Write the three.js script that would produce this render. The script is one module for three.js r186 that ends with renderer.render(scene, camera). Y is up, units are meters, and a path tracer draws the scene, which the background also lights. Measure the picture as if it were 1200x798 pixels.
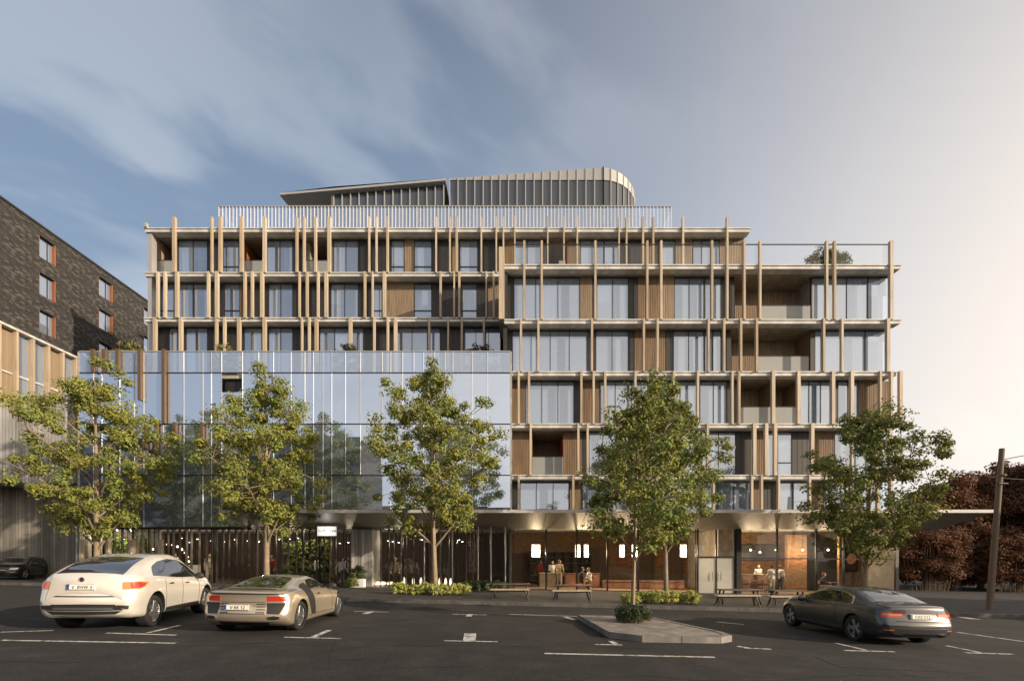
import * as THREE from 'three';
import { mergeGeometries, toCreasedNormals } from 'three/addons/utils/BufferGeometryUtils.js';
import { MarchingCubes } from 'three/addons/objects/MarchingCubes.js';
import { RoundedBoxGeometry } from 'three/addons/geometries/RoundedBoxGeometry.js';
import { MeshBVH, acceleratedRaycast } from 'three-mesh-bvh';
import { Brush, Evaluator, SUBTRACTION } from 'three-bvh-csg';

// ---------------------------------------------------------------- camera, sky, sun, exposure
const FOCAL = 550, CENTRE = 600, HORIZON = 656, EYE = 1.9;      // survey of the photograph (1200 px wide)
const scene = new THREE.Scene();
const camera = new THREE.PerspectiveCamera(THREE.MathUtils.radToDeg(2 * Math.atan(HORIZON / FOCAL)), 1200 / (2 * HORIZON), 0.1, 3000);
camera.setViewOffset(1200, 2 * HORIZON, 0, 0, 1200, 798);       // rising-front lens: verticals stay vertical
camera.position.set(0, EYE, 0);
camera.lookAt(0, EYE, -10);
camera.updateProjectionMatrix();

const renderer = new THREE.WebGLRenderer({ antialias: true });
renderer.toneMapping = THREE.LinearToneMapping;
renderer.toneMappingExposure = 1.15;
renderer.shadowMap.enabled = true;
renderer.setSize(1024, 680);

const SUN_ELEV = THREE.MathUtils.degToRad(16), SUN_AZ = THREE.MathUtils.degToRad(63);   // azimuth from the facade's normal, towards the right
const sunDir = new THREE.Vector3(Math.sin(SUN_AZ) * Math.cos(SUN_ELEV), Math.sin(SUN_ELEV), Math.cos(SUN_AZ) * Math.cos(SUN_ELEV));
const sun = new THREE.DirectionalLight(new THREE.Color().setRGB(1, 0.825, 0.625), 5.0);
sun.name = 'sun';
sun.position.copy(sunDir).multiplyScalar(150);
sun.castShadow = true; sun.shadow.radius = 1.4; sun.shadow.mapSize.set(4096, 4096);
Object.assign(sun.shadow.camera, { left: -70, right: 70, top: 60, bottom: -40, near: 10, far: 320 });
scene.add(sun); scene.add(sun.target);

// seeded noise
function rng(seed) { let a = seed >>> 0; return () => { a = (a + 0x6D2B79F5) | 0; let t = Math.imul(a ^ (a >>> 15), 1 | a); t = (t + Math.imul(t ^ (t >>> 7), 61 | t)) ^ t; return ((t ^ (t >>> 14)) >>> 0) / 4294967296; }; }
const hash = (x, y, s = 0) => { let h = Math.imul(x | 0, 374761393) ^ Math.imul(y | 0, 668265263) ^ Math.imul(s | 0, 1274126177); h = Math.imul(h ^ (h >>> 13), 1274126177); return ((h ^ (h >>> 16)) >>> 0) / 4294967296; };
const sm = (t) => t * t * (3 - 2 * t), mix = (a, b, t) => a + (b - a) * t, clamp = (x, a = 0, b = 1) => Math.min(b, Math.max(a, x));
const step = (a, b, x) => sm(clamp((x - a) / (b - a)));
function vnoise(x, y, s = 0, per = 0) {
  const ix = Math.floor(x), iy = Math.floor(y), fx = sm(x - ix), fy = sm(y - iy), w = (i) => (per ? ((i % per) + per) % per : i);
  return mix(mix(hash(w(ix), w(iy), s), hash(w(ix + 1), w(iy), s), fx), mix(hash(w(ix), w(iy + 1), s), hash(w(ix + 1), w(iy + 1), s), fx), fy);
}
function fbm(x, y, s = 0, oct = 5, per = 0) { let v = 0, a = 0.5, n = 0; for (let i = 0; i < oct; i++) { v += a * vnoise(x, y, s + i * 17, per); n += a; x *= 2; y *= 2; per *= 2; a *= 0.5; } return v / n; }

const CLOUD = [5.1, 1.7];
{ // evening sky: deep blue-grey overhead, pale towards the sun's side, thin cirrus
  const W = 2048, H = 1024, data = new Float32Array(W * H * 4);
  const zen = [0.078, 0.126, 0.215], mid = [0.235, 0.325, 0.462], hor = [0.52, 0.575, 0.64], glow = [1.34, 1.14, 0.92], halo = [1.9, 1.5, 1.05];
  for (let r = 0; r < H; r++) {
    const up = ((r + 0.5) / H - 0.5) * Math.PI, y = Math.sin(up), el = Math.max(0, up);
    for (let c = 0; c < W; c++) {
      const az = ((c + 0.5) / W - 0.5) * 2 * Math.PI, x = Math.cos(az) * Math.cos(up), z = Math.sin(az) * Math.cos(up);
      const cs = x * sunDir.x + y * sunDir.y + z * sunDir.z, ang = Math.acos(clamp(cs, -1, 1));
      const a = step(0, 0.5, el), b = step(0.35, 1.1, el);
      // horizontal distance from the sun's bearing spreads the pale band along the horizon
      const g = Math.exp(-Math.pow(ang / 1.34, 3.4)) * mix(1, 0.42, step(0.25, 0.95, el)), hl = Math.exp(-Math.pow(ang / 0.42, 1.5)) * 0.9;
      // cirrus drawn out along one direction on a high plane
      let cl = 0;
      if (y > 0.03) {
        const px = x / (y + 0.25), pz = z / (y + 0.25), u = px * 0.80 - pz * 0.60, v = px * 0.60 + pz * 0.80;
        const wx = fbm(u * 1.1 + 5, v * 1.1 + 3, 31, 4) * 1.6, n = fbm(u * 3.0 + wx, v * 6.4 + wx * 2.0, 7, 7), big = fbm(u * 0.8 + CLOUD[0], v * 0.8 + CLOUD[1], 77, 3);
        cl = step(0.40, 0.66, n) * step(0.44, 0.66, big) * step(0.05, 0.3, y);
      }
      for (let k = 0; k < 3; k++) {
        let s = mix(mix(hor[k], mid[k], a), zen[k], b);
        s = mix(s, [0.70, 0.74, 0.79][k], cl * 0.34);
        s = mix(s, glow[k], clamp(g)) + halo[k] * hl * 0.6;
        data[(r * W + c) * 4 + k] = s;
      }
      data[(r * W + c) * 4 + 3] = 1;
    }
  }
  const t = new THREE.DataTexture(data, W, H, THREE.RGBAFormat, THREE.FloatType);
  t.mapping = THREE.EquirectangularReflectionMapping; t.magFilter = THREE.LinearFilter; t.minFilter = THREE.LinearFilter; t.needsUpdate = true;
  scene.background = t; scene.environment = t;
}

// ---------------------------------------------------------------- helpers
const V = (x, y, z) => new THREE.Vector3(x, y, z);
const X = (px, d) => (px - CENTRE) * d / FOCAL, Y = (py, d) => EYE + (HORIZON - py) * d / FOCAL;     // survey: picture position at a known depth -> metres
const gy = (x) => -0.02 * clamp(x, -45, 45);                     // the street falls 2 % to the right
const groundAt = (px, py, lift = 0) => { const d = (EYE - lift) / ((py - HORIZON) / FOCAL - 0.02 * (px - CENTRE) / FOCAL); return [X(px, d), d]; };
const used = new Map();
function numbered(name) { const n = used.get(name) ?? 0; used.set(name, n + 1); return n ? `${name}_${String(n).padStart(3, '0')}` : name; }
function tag(o, label, category, group, kind) { Object.assign(o.userData, { label, category }); if (group) o.userData.group = group; if (kind) o.userData.kind = kind; return o; }
function thing(name, label, category, base = [0, 0, 0], group) { const o = new THREE.Group(); o.name = numbered(name); o.position.set(...base); o.off = V(...base); scene.add(o); return tag(o, label, category, group); }
function prep(m) { m.castShadow = true; m.receiveShadow = true; return m; }
// a part whose geometry is given in the thing's own axes
function part(parent, name, geo, mat) { const m = prep(new THREE.Mesh(Array.isArray(geo) ? mergeGeometries(geo.map(plain)) : geo, mat)); m.name = name; parent.add(m); return m; }
// a part whose geometry is given in world metres (parent = thing with .off, or one of its parts)
function wpart(parent, name, geo, mat) { const m = part(parent, name, geo, mat); if (parent.off) m.position.copy(parent.off).negate(); return m; }
function wgroup(parent, name) { const g = new THREE.Group(); g.name = name; parent.add(g); if (parent.off) g.position.copy(parent.off).negate(); return g; }
function single(name, geo, mat, label, category, group) { const m = prep(new THREE.Mesh(Array.isArray(geo) ? mergeGeometries(geo.map(plain)) : geo, mat)); m.name = numbered(name); scene.add(m); return tag(m, label, category, group); }
function struct(name, geo, mat) { const m = prep(new THREE.Mesh(Array.isArray(geo) ? mergeGeometries(geo.map(plain)) : geo, mat)); m.name = numbered(name); m.userData.kind = 'structure'; scene.add(m); return m; }
function plain(g) { const q = g.index ? g.toNonIndexed() : g; for (const k of Object.keys(q.attributes)) if (!['position', 'normal', 'uv', 'color'].includes(k)) q.deleteAttribute(k); if (!q.attributes.uv) q.setAttribute('uv', new THREE.BufferAttribute(new Float32Array(q.attributes.position.count * 2), 2)); return q; }
function metric(g) { // uv in metres from position and normal
  const p = g.attributes.position, n = g.attributes.normal, uv = new Float32Array(p.count * 2);
  for (let i = 0; i < p.count; i++) {
    const ax = Math.abs(n.getX(i)), ay = Math.abs(n.getY(i)), az = Math.abs(n.getZ(i));
    if (ay > ax && ay > az) { uv[i * 2] = p.getX(i); uv[i * 2 + 1] = p.getZ(i); } else if (ax > az) { uv[i * 2] = p.getZ(i); uv[i * 2 + 1] = p.getY(i); } else { uv[i * 2] = p.getX(i); uv[i * 2 + 1] = p.getY(i); }
  }
  g.setAttribute('uv', new THREE.BufferAttribute(uv, 2)); return g;
}
// box from two corners; depths d0 < d1 are metres in front of the camera (z = -d)
function bx(x0, x1, y0, y1, d0, d1) { const g = new THREE.BoxGeometry(Math.abs(x1 - x0), Math.abs(y1 - y0), Math.abs(d1 - d0)); g.translate((x0 + x1) / 2, (y0 + y1) / 2, -(d0 + d1) / 2); return metric(g); }
function box(w, h, d, x = 0, y = 0, z = 0) { const g = new THREE.BoxGeometry(w, h, d); g.translate(x, y, z); return g; }
function rbox(w, h, d, r, x = 0, y = 0, z = 0) { const g = new RoundedBoxGeometry(w, h, d, 2, r); g.translate(x, y, z); return g; }
function cyl(r0, r1, h, x = 0, y = 0, z = 0, n = 12) { const g = new THREE.CylinderGeometry(r1, r0, h, n); g.translate(x, y + h / 2, z); return g; }
function rod(a, b, r0, r1 = r0, n = 8) { const d = b.clone().sub(a), g = new THREE.CylinderGeometry(r1, r0, d.length(), n); g.applyQuaternion(new THREE.Quaternion().setFromUnitVectors(V(0, 1, 0), d.clone().normalize())); g.translate((a.x + b.x) / 2, (a.y + b.y) / 2, (a.z + b.z) / 2); return g; }
// plan outline [[x, d], ...] raised as a slab that follows the falling street
function slab(outline, lift, thick, seg = 0) {
  let pts = outline;
  if (seg) { pts = []; outline.forEach((a, i) => { const b = outline[(i + 1) % outline.length], n = Math.max(1, Math.ceil(Math.hypot(b[0] - a[0], b[1] - a[1]) / seg)); for (let k = 0; k < n; k++) pts.push([mix(a[0], b[0], k / n), mix(a[1], b[1], k / n)]); }); }
  const s = new THREE.Shape(pts.map(([x, d]) => new THREE.Vector2(x, d)));
  const g = thick > 0 ? new THREE.ExtrudeGeometry(s, { depth: thick, bevelEnabled: false }) : new THREE.ShapeGeometry(s);
  g.rotateX(-Math.PI / 2);                                       // (x, d, up) -> (x, up, -d)
  const p = g.attributes.position;
  for (let i = 0; i < p.count; i++) p.setY(i, p.getY(i) + gy(p.getX(i)) + lift - thick);
  g.computeVertexNormals();
  return metric(g);
}

// ---------------------------------------------------------------- textures and materials
function tex(w, h, fn, srgb = true, rep = [1, 1]) {
  const d = new Uint8Array(w * h * 4);
  for (let y = 0; y < h; y++) for (let x = 0; x < w; x++) { const c = fn(x / w, y / h, x, y), o = (y * w + x) * 4; for (let k = 0; k < 3; k++) d[o + k] = clamp(c[k] ?? c[0]) * 255; d[o + 3] = 255; }
  const t = new THREE.DataTexture(d, w, h); t.wrapS = t.wrapT = THREE.RepeatWrapping; t.magFilter = THREE.LinearFilter; t.minFilter = THREE.LinearMipmapLinearFilter; t.generateMipmaps = true;
  if (srgb) t.colorSpace = THREE.SRGBColorSpace; t.repeat.set(...rep); t.needsUpdate = true; return t;
}
const lin = (r, g, b) => new THREE.Color().setRGB(r, g, b);
const std = (color, roughness = 0.8, extra = {}) => new THREE.MeshStandardMaterial({ color: Array.isArray(color) ? lin(...color) : color, roughness, ...extra });
const phy = (color, roughness, extra = {}) => new THREE.MeshPhysicalMaterial({ color: lin(...color), roughness, ...extra });
const grey = (v) => [v, v, v];
const T = {
  asphalt: tex(1024, 1024, (u, v, x, y) => { const n = hash(x >> 2, y >> 2, 3) * 0.55 + hash(x >> 3, y >> 3, 14) * 0.35 + hash(x, y, 4) * 0.1, c = fbm(u * 8, v * 8, 5, 5, 8); return grey(0.50 + (n - 0.5) * 0.6 + (c - 0.5) * 0.55); }, true, [0.22, 0.22]),
  patch: tex(512, 512, (u, v) => grey(0.45 + fbm(u * 4, v * 4, 11, 6, 4) * 0.5), false, [0.06, 0.06]),
  speck: tex(512, 512, (u, v, x, y) => grey(0.84 + (fbm(u * 12, v * 12, 21, 5, 12) - 0.5) * 0.4 + (hash(x, y, 8) - 0.5) * 0.12), true, [0.3, 0.3]),
  boards: tex(1024, 512, (u, v, x, y) => { const b = Math.floor(u * 40), e = Math.abs((u * 40) % 1 - 0.5) * 2; return grey(0.80 + (hash(b, 1, 2) - 0.5) * 0.28 + (fbm(u * 160, v * 5, 5, 4) - 0.5) * 0.25 + (fbm(u * 5, v * 6, 9, 4, 5) - 0.5) * 0.25 - (e > 0.86 ? 0.22 : 0)); }, true, [0.125, 0.125]),
  bricks: tex(1024, 1024, (u, v) => {
    const row = Math.floor(v * 24), uu = u * 8 + (row % 2) * 0.5, col = Math.floor(uu) % 8, fu = uu % 1, fv = (v * 24) % 1, h = hash(col, row, 4);
    const m = fu < 0.025 || fv < 0.09, pale = h > 0.90 ? 0.24 : h > 0.8 ? 0.10 : 0, n = (fbm(u * 40, v * 40, 6, 3, 40) - 0.5) * 0.16;
    return m ? [0.25, 0.25, 0.25] : [0.30 + (hash(col, row, 9) - 0.5) * 0.12 + pale + n, 0.292 + (hash(col, row, 9) - 0.5) * 0.11 + pale * 0.95 + n, 0.28 + (hash(col, row, 9) - 0.5) * 0.10 + pale * 0.85 + n];
  }, true, [0.5, 0.66]),
  brickBump: tex(1024, 1024, (u, v) => { const row = Math.floor(v * 24), uu = u * 8 + (row % 2) * 0.5, col = Math.floor(uu) % 8; return grey((uu % 1) < 0.025 || ((v * 24) % 1) < 0.09 ? 0.0 : 0.6 + hash(col, row, 3) * 0.4); }, false, [0.5, 0.66]),
  worn: tex(1024, 1024, (u, v, x, y) => { const n = fbm(u * 40, v * 40, 71, 5, 40), h = hash(x >> 2, y >> 2, 72) * 0.16; return grey(n + h > 0.80 ? 0.30 : n + h > 0.74 ? 0.62 : 0.92 - (n - 0.4) * 0.4); }, true, [0.35, 0.35]),
  grain: tex(256, 1024, (u, v) => { const n = fbm(u * 24, v * 3, 3, 5, 24), f = fbm(u * 90, v * 6, 13, 3); return grey(0.90 + (n - 0.5) * 0.34 + (f - 0.5) * 0.16); }, true, [1.1, 0.28]),
  mottle: tex(512, 512, (u, v) => grey(0.91 + (fbm(u * 6, v * 6, 41, 6, 6) - 0.5) * 0.3), true, [0.5, 0.5]),
  warmBrick: tex(1024, 1024, (u, v) => { const pl = fbm(u * 3 + 1, v * 3, 51, 5, 3); if (pl > 0.46) { const q = (fbm(u * 24, v * 24, 61, 4, 24) - 0.5) * 0.22; return [0.60 + q, 0.50 + q, 0.40 + q]; } const row = Math.floor(v * 16), uu = u * 6 + (row % 2) * 0.5, col = Math.floor(uu) % 6, m = uu % 1 < 0.05 || (v * 16) % 1 < 0.12, h = hash(col, row, 2) * 0.22, n = fbm(u * 20, v * 20, 2, 3, 20) * 0.2; return m ? [0.55, 0.48, 0.40] : [0.50 + h + n * 0.6, 0.36 + h * 0.8 + n * 0.5, 0.26 + h * 0.6 + n * 0.4]; }, true, [0.45, 0.45]),
};
const M = {
  asphalt: std([0.055, 0.050, 0.047], 0.95, { map: T.asphalt, bumpMap: T.asphalt, bumpScale: 0.004 }),
  asphaltPatch: std([0.06, 0.055, 0.053], 0.92, { map: T.asphalt, bumpMap: T.asphalt, bumpScale: 0.003 }),
  tar: std([0.012, 0.012, 0.012], 0.6),
  paving: std([0.055, 0.052, 0.05], 0.8, { map: T.speck }),
  kerb: std([0.30, 0.28, 0.26], 0.85, { map: T.speck }),
  streetKerb: std([0.15, 0.14, 0.13], 0.85, { map: T.speck }),
  islandTop: std([0.33, 0.29, 0.25], 0.9, { map: T.speck }),
  line: std([0.66, 0.64, 0.60], 0.75, { map: T.worn }),
  timber: std([0.58, 0.475, 0.345], 0.62, { map: T.grain }),
  timberB: std([0.52, 0.415, 0.29], 0.66, { map: T.grain }),
  timberC: std([0.62, 0.52, 0.39], 0.6, { map: T.grain }),
  curtainB: phy([0.50, 0.47, 0.43], 1.0, { transmission: 0.2 }),
  curtainC: phy([0.78, 0.77, 0.74], 1.0, { transmission: 0.3 }),
  blind: std([0.48, 0.46, 0.43], 0.85),
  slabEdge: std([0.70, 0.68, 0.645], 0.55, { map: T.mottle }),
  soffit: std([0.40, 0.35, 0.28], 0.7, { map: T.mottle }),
  batten: std([0.25, 0.168, 0.10], 0.7, { map: T.grain }),
  battenPale: std([0.34, 0.255, 0.17], 0.7, { map: T.grain }),
    cladding: std([0.034, 0.032, 0.032], 0.5, { map: T.mottle }),
  frame: std([0.035, 0.034, 0.034], 0.4, { metalness: 0.3 }),
  bronze: std([0.16, 0.10, 0.055], 0.45, { metalness: 0.35 }),
  steel: std([0.34, 0.33, 0.32], 0.35, { metalness: 0.8 }),
  whiteMetal: std([0.74, 0.74, 0.74], 0.4),
  greyMetal: std([0.42, 0.41, 0.40], 0.4, { metalness: 0.3 }),
  room: std([0.30, 0.28, 0.255], 0.9, { map: T.mottle }),
  innerWall: std([0.46, 0.44, 0.41], 0.9, { map: T.mottle }),
  curtain: phy([0.66, 0.65, 0.63], 1.0, { transmission: 0.25 }),
  glass: phy([0.54, 0.66, 0.86], 0.012, { transmission: 1, ior: 1.9, metalness: 0.55 }),
  tinted: phy([0.22, 0.26, 0.32], 0.012, { transmission: 1, ior: 1.7, metalness: 0.25 }),
  coated: phy([0.58, 0.68, 0.84], 0.012, { transmission: 1, ior: 1.9, metalness: 0.85 }),
  clear: phy([0.96, 0.98, 0.98], 0.01, { transmission: 1, ior: 1.52 }),
  frosted: phy([0.62, 0.65, 0.64], 0.55, { transmission: 0.6 }),
  darkGlass: phy([0.012, 0.013, 0.015], 0.03, { ior: 1.9, clearcoat: 1, clearcoatRoughness: 0.02 }),
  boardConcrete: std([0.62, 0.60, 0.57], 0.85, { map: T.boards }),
  darkBrick: std([0.44, 0.43, 0.43], 0.85, { map: T.bricks, bumpMap: T.brickBump, bumpScale: 0.012 }),
  warmBrick: std([0.70, 0.64, 0.58], 0.85, { map: T.warmBrick }),
  rust: std([0.30, 0.11, 0.045], 0.6, { map: T.grain }),
  rubber: std([0.018, 0.018, 0.018], 0.75),
  chrome: std([0.72, 0.72, 0.72], 0.12, { metalness: 1 }),
  alloy: std([0.52, 0.52, 0.53], 0.25, { metalness: 0.9 }),
  black: std([0.015, 0.015, 0.015], 0.5),
  bark: std([0.34, 0.26, 0.17], 0.9, { map: T.grain }),
  leaf: phy([1, 1, 1], 0.95, { vertexColors: true, transmission: 0.22, specularIntensity: 0.5 }),
  canopy: std([0.30, 0.275, 0.24], 0.5, { metalness: 0.3 }),
  lobbyWall: std([0.06, 0.036, 0.022], 0.7, { map: T.grain }),
  lobbyFloor: std([0.10, 0.085, 0.07], 0.35, { map: T.speck }),
  blade: std([0.065, 0.045, 0.032], 0.6, { map: T.grain }),
  bladePale: std([0.20, 0.165, 0.135], 0.55, { map: T.grain }),
  plaster: std([0.62, 0.54, 0.44], 0.9, { map: T.mottle }),
  stone: std([0.58, 0.52, 0.43], 0.85, { map: T.warmBrick }),
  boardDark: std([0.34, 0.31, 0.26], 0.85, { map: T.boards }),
  plasterDark: std([0.24, 0.23, 0.22], 0.9, { map: T.mottle }),
  pole: std([0.26, 0.19, 0.14], 0.9, { map: T.grain }),
  brownWall: std([0.022, 0.012, 0.009], 0.9, { map: T.speck }),
  counterRed: std([0.30, 0.13, 0.07], 0.5, { map: T.grain }),
  beads: std([0.8, 0.78, 0.72], 0.15, { metalness: 0.6 }),
  doorBrown: std([0.13, 0.085, 0.055], 0.6, { map: T.grain }),
  soil: std([0.035, 0.026, 0.019], 0.95, { map: T.speck }),
};
// ---------------------------------------------------------------- the street
const kerbD = (x) => 19.55 - 0.055 * x;                          // depth of the kerb line
{
  // ground sheet to the horizon, following the falling street
  const xs = [-1500, -400, -120, -60, -45, -30, -15, 0, 15, 30, 45, 60, 120, 400, 1500], zs = [-1500, -300, -80, -40, 0, 40, 80, 300, 1500], pos = [], idx = [];
  for (const z of zs) for (const x of xs) pos.push(x, gy(x), z);
  for (let j = 0; j < zs.length - 1; j++) for (let i = 0; i < xs.length - 1; i++) { const a = j * xs.length + i, b = a + xs.length; idx.push(a, b, a + 1, a + 1, b, b + 1); }
  const g = new THREE.BufferGeometry(); g.setAttribute('position', new THREE.Float32BufferAttribute(pos, 3)); g.setIndex(idx); g.computeVertexNormals();
  struct('road', metric(g), M.asphalt);
  // pavement in front of and under the building
  const edge = [[-44, 25.6], [-15.5, 25.0], [-12.6, 22.6], [-10.2, 20.6], [-7, kerbD(-7)], [8, kerbD(8)], [22, kerbD(22)], [26.5, kerbD(26.5) + 0.6], [44, kerbD(26.5) + 3.5]];
  struct('pavement', slab([...edge, [44, 75], [-44, 75]], 0.13, 0.3, 3), M.paving);
  // kerb stones along the edge
  const kerb = new THREE.Group(); kerb.name = 'kerb'; kerb.userData.kind = 'structure'; scene.add(kerb);
  const line = []; for (let i = 0; i < edge.length - 1; i++) { const [a, b] = [edge[i], edge[i + 1]], n = Math.max(1, Math.round(Math.hypot(b[0] - a[0], b[1] - a[1]) / 1.2)); for (let k = 0; k < n; k++) line.push([mix(a[0], b[0], k / n), mix(a[1], b[1], k / n)]); } line.push(edge.at(-1));
  for (let i = 0; i < line.length - 1; i++) {
    const [a, b] = [line[i], line[i + 1]], l = Math.hypot(b[0] - a[0], b[1] - a[1]), nx = -(b[1] - a[1]) / l, nd = (b[0] - a[0]) / l, s = 0.006 / l;
    const p = (t, o) => [mix(a[0], b[0], t) + nx * o, mix(a[1], b[1], t) + nd * o];
    const m = part(kerb, 'kerb_stone', slab([p(s, -0.11), p(1 - s, -0.11), p(1 - s, 0.05), p(s, 0.05)], 0.145 + hash(i, 3) * 0.006, 0.3), M.streetKerb); m.name = 'kerb_stone';
  }
  // concrete traffic island with its kerb stones
  const out = [[2.16, 15.2], [2.42, 11.7], [3.1, 11.15], [5.0, 11.2], [5.4, 11.5], [5.42, 12.1], [4.45, 15.1]];
  const isle = thing('traffic_island', 'concrete traffic island with pale kerb around a slender tree', 'island', [3.7, gy(3.7), -13.2]);
  const cen = [3.6, 13.2], inset = out.map(([x, d]) => { const l = Math.hypot(cen[0] - x, cen[1] - d); return [x + (cen[0] - x) / l * 0.2, d + (cen[1] - d) / l * 0.2]; });
  wpart(isle, 'surface', slab(inset, 0.142, 0.2, 1.2), M.islandTop);
  out.forEach((a, i) => {
    const j = (i + 1) % out.length, b = out[j], A = inset[i], B = inset[j], n = Math.max(1, Math.round(Math.hypot(b[0] - a[0], b[1] - a[1]) / 0.95));
    for (let k = 0; k < n; k++) { const t0 = k / n + (k ? 0.006 : 0), t1 = (k + 1) / n - 0.006, m = (p, q, t) => [mix(p[0], q[0], t), mix(p[1], q[1], t)]; wpart(isle, 'kerb_stone', slab([m(a, b, t0), m(a, b, t1), m(B, A, 1 - t1), m(B, A, 1 - t0)].map((p) => p), 0.155 + hash(i, k, 5) * 0.004, 0.2), M.kerb); }
  });
  // painted markings: surveyed on the falling road, 10 cm wide
  const marks = [
    [[0, 750.5], [205, 754], 0.11], [[0, 741], [62, 739], 0.09], [[124, 742], [206, 744.5], 0.10], [[172, 742], [210, 733], 0.10], [[333, 747], [399, 748.5], 0.10], [[366, 747], [386, 738.5], 0.14],
    [[520, 751], [583, 752.3], 0.10], [[550, 751], [551, 742.5], 0.30], [[638, 766], [838, 770.5], 0.11], [[697, 755.5], [729, 756], 0.10], [[722, 755], [716, 751.5], 0.14], [[865, 757.5], [876, 759.5], 0.14], [[872, 759.5], [904, 761], 0.10],
    [[990, 762.5], [1049, 764], 0.10], [[980, 754], [1015, 762], 0.10], [[1130, 765], [1190, 767], 0.10], [[1110, 757], [1150, 765], 0.10], [[1122, 741], [1200, 752], 0.12], [[415, 716.8], [455, 717.5], 0.09], [[427, 719.5], [436, 716.8], 0.2],
    [[595, 720], [676, 722.5], 0.09], [[662, 723], [673, 726.5], 0.16], [[530, 720], [570, 720.8], 0.09], [[549, 722.5], [551, 720], 0.2], [[1075, 716], [1145, 718], 0.10], [[1118, 722], [1145, 726], 0.35], [[840, 729], [872, 732], 0.12],
  ];
  for (const [p, q, w] of marks) {
    const a = groundAt(...p), b = groundAt(...q), l = Math.hypot(b[0] - a[0], b[1] - a[1]), nx = -(b[1] - a[1]) / l * w / 2, nd = (b[0] - a[0]) / l * w / 2;
    const q4 = [[a[0] - nx, a[1] - nd], [b[0] - nx, b[1] - nd], [b[0] + nx, b[1] + nd], [a[0] + nx, a[1] + nd]];
    if (THREE.ShapeUtils.area(q4.map(([x, y]) => new THREE.Vector2(x, y))) < 0) q4.reverse();
    struct('road_marking', slab(q4, 0.005 + hash(used.get('road_marking') ?? 0, 1) * 0.002, 0), M.line);
  }
  // repaired patches, sealed cracks and a drain
  for (const [x, d, w, l, a] of [[-1.5, 8.6, 1.6, 0.9, 0.1], [1.2, 16.3, 2.6, 0.8, -0.05], [-3.4, 9.9, 0.7, 2.6, 0.3], [7.2, 9.2, 1.9, 1.0, -0.15], [-8.5, 8.3, 2.4, 0.7, 0.05], [-1.9, 17.6, 1.2, 1.4, 0]]) { const q = []; for (let k = 0; k < 20; k++) { const t = k / 20 * 4, s = Math.floor(t), f = t - s, c = [[-1, -1], [1, -1], [1, 1], [-1, 1]], p = [mix(c[s][0], c[(s + 1) % 4][0], f), mix(c[s][1], c[(s + 1) % 4][1], f)], j = 1 + (hash(k, (x * 10) | 0) - 0.5) * 0.05; const u = p[0] * w / 2 * j, v = p[1] * l / 2 * j; q.push([x + u * Math.cos(a) - v * Math.sin(a), d + u * Math.sin(a) + v * Math.cos(a)]); } struct('road_patch', slab(q, 0.004, 0), M.asphaltPatch); }
  for (const [x0, d0, x1, d1, s] of [[-12, 9.3, 3, 10.4, 1], [0.5, 7.6, 12, 8.4, 2], [-4, 13.8, 1.6, 17.8, 3], [5.9, 13.2, 8, 17.6, 4]]) { const n = 40, L = [], R = []; for (let k = 0; k <= n; k++) { const t = k / n, jx = (fbm(t * 9, s, 91, 4) - 0.5) * 0.9, x = mix(x0, x1, t) + jx * 0.4, d = mix(d0, d1, t) + jx, w = 0.012 + 0.012 * hash(k, s); L.push([x, d - w]); R.push([x, d + w]); } struct('crack_seal', slab([...L, ...R.reverse()], 0.0035 + s * 0.0003, 0), M.tar); }
  const gr = thing('storm_drain', 'iron storm drain grate set in the gutter beside the kerb', 'drain', [-1.2, gy(-1.2), -19.3]); part(gr, 'frame', [box(0.7, 0.02, 0.03, 0, 0.008, 0.2), box(0.7, 0.02, 0.03, 0, 0.008, -0.2), box(0.03, 0.02, 0.37, 0.335, 0.008, 0), box(0.03, 0.02, 0.37, -0.335, 0.008, 0)], M.frame); for (let i = 0; i < 9; i++) part(gr, 'bar', box(0.03, 0.016, 0.37, -0.28 + i * 0.07, 0.008, 0), M.frame);
}
// ---------------------------------------------------------------- the apartment building
const RB = 28, LB = 30.5, PD = 27.9, SHOP = 28.3;               // depths: right block, left block (set back), glass podium, shopfront
const bld = thing('apartment_building', 'large apartment building with tan timber fins, glass podium and street canopy', 'building', [0, 0, -RB]);
function battens(x0, x1, y0, y1, d, seed, pitch = 0.11) {        // upright boards with gaps, on a backing board
  const g = [bx(x0, x1, y0, y1, d + 0.03, d + 0.08)], r = rng(seed);
  for (let x = x0 + 0.01; x < x1 - 0.03; x += pitch) { const b = bx(x, Math.min(x1 - 0.005, x + pitch - 0.022), y0 + 0.004, y1 - 0.004, d - r() * 0.008, d + 0.029), u = b.attributes.uv, o = r() * 9; for (let i = 0; i < u.count; i++) u.setXY(i, u.getX(i) * 0.6 + o, u.getY(i) + o); g.push(b); }
  return g;
}
function wavy(x0, x1, y0, y1, d, seed) {                         // a hanging curtain with folds
  const n = Math.max(10, Math.round((x1 - x0) / 0.03)), g = new THREE.PlaneGeometry(x1 - x0, y1 - y0, n, 4), p = g.attributes.position, r = rng(seed), ph = r() * 6, f = 26 + r() * 10;
  for (let i = 0; i < p.count; i++) { const x = p.getX(i); p.setZ(i, Math.sin(x * f + ph + Math.sin(x * 5 + ph) * 1.4) * 0.05); }
  g.translate((x0 + x1) / 2, (y0 + y1) / 2, -d); g.computeVertexNormals(); return g;
}
let paneSeed = 1;
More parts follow.
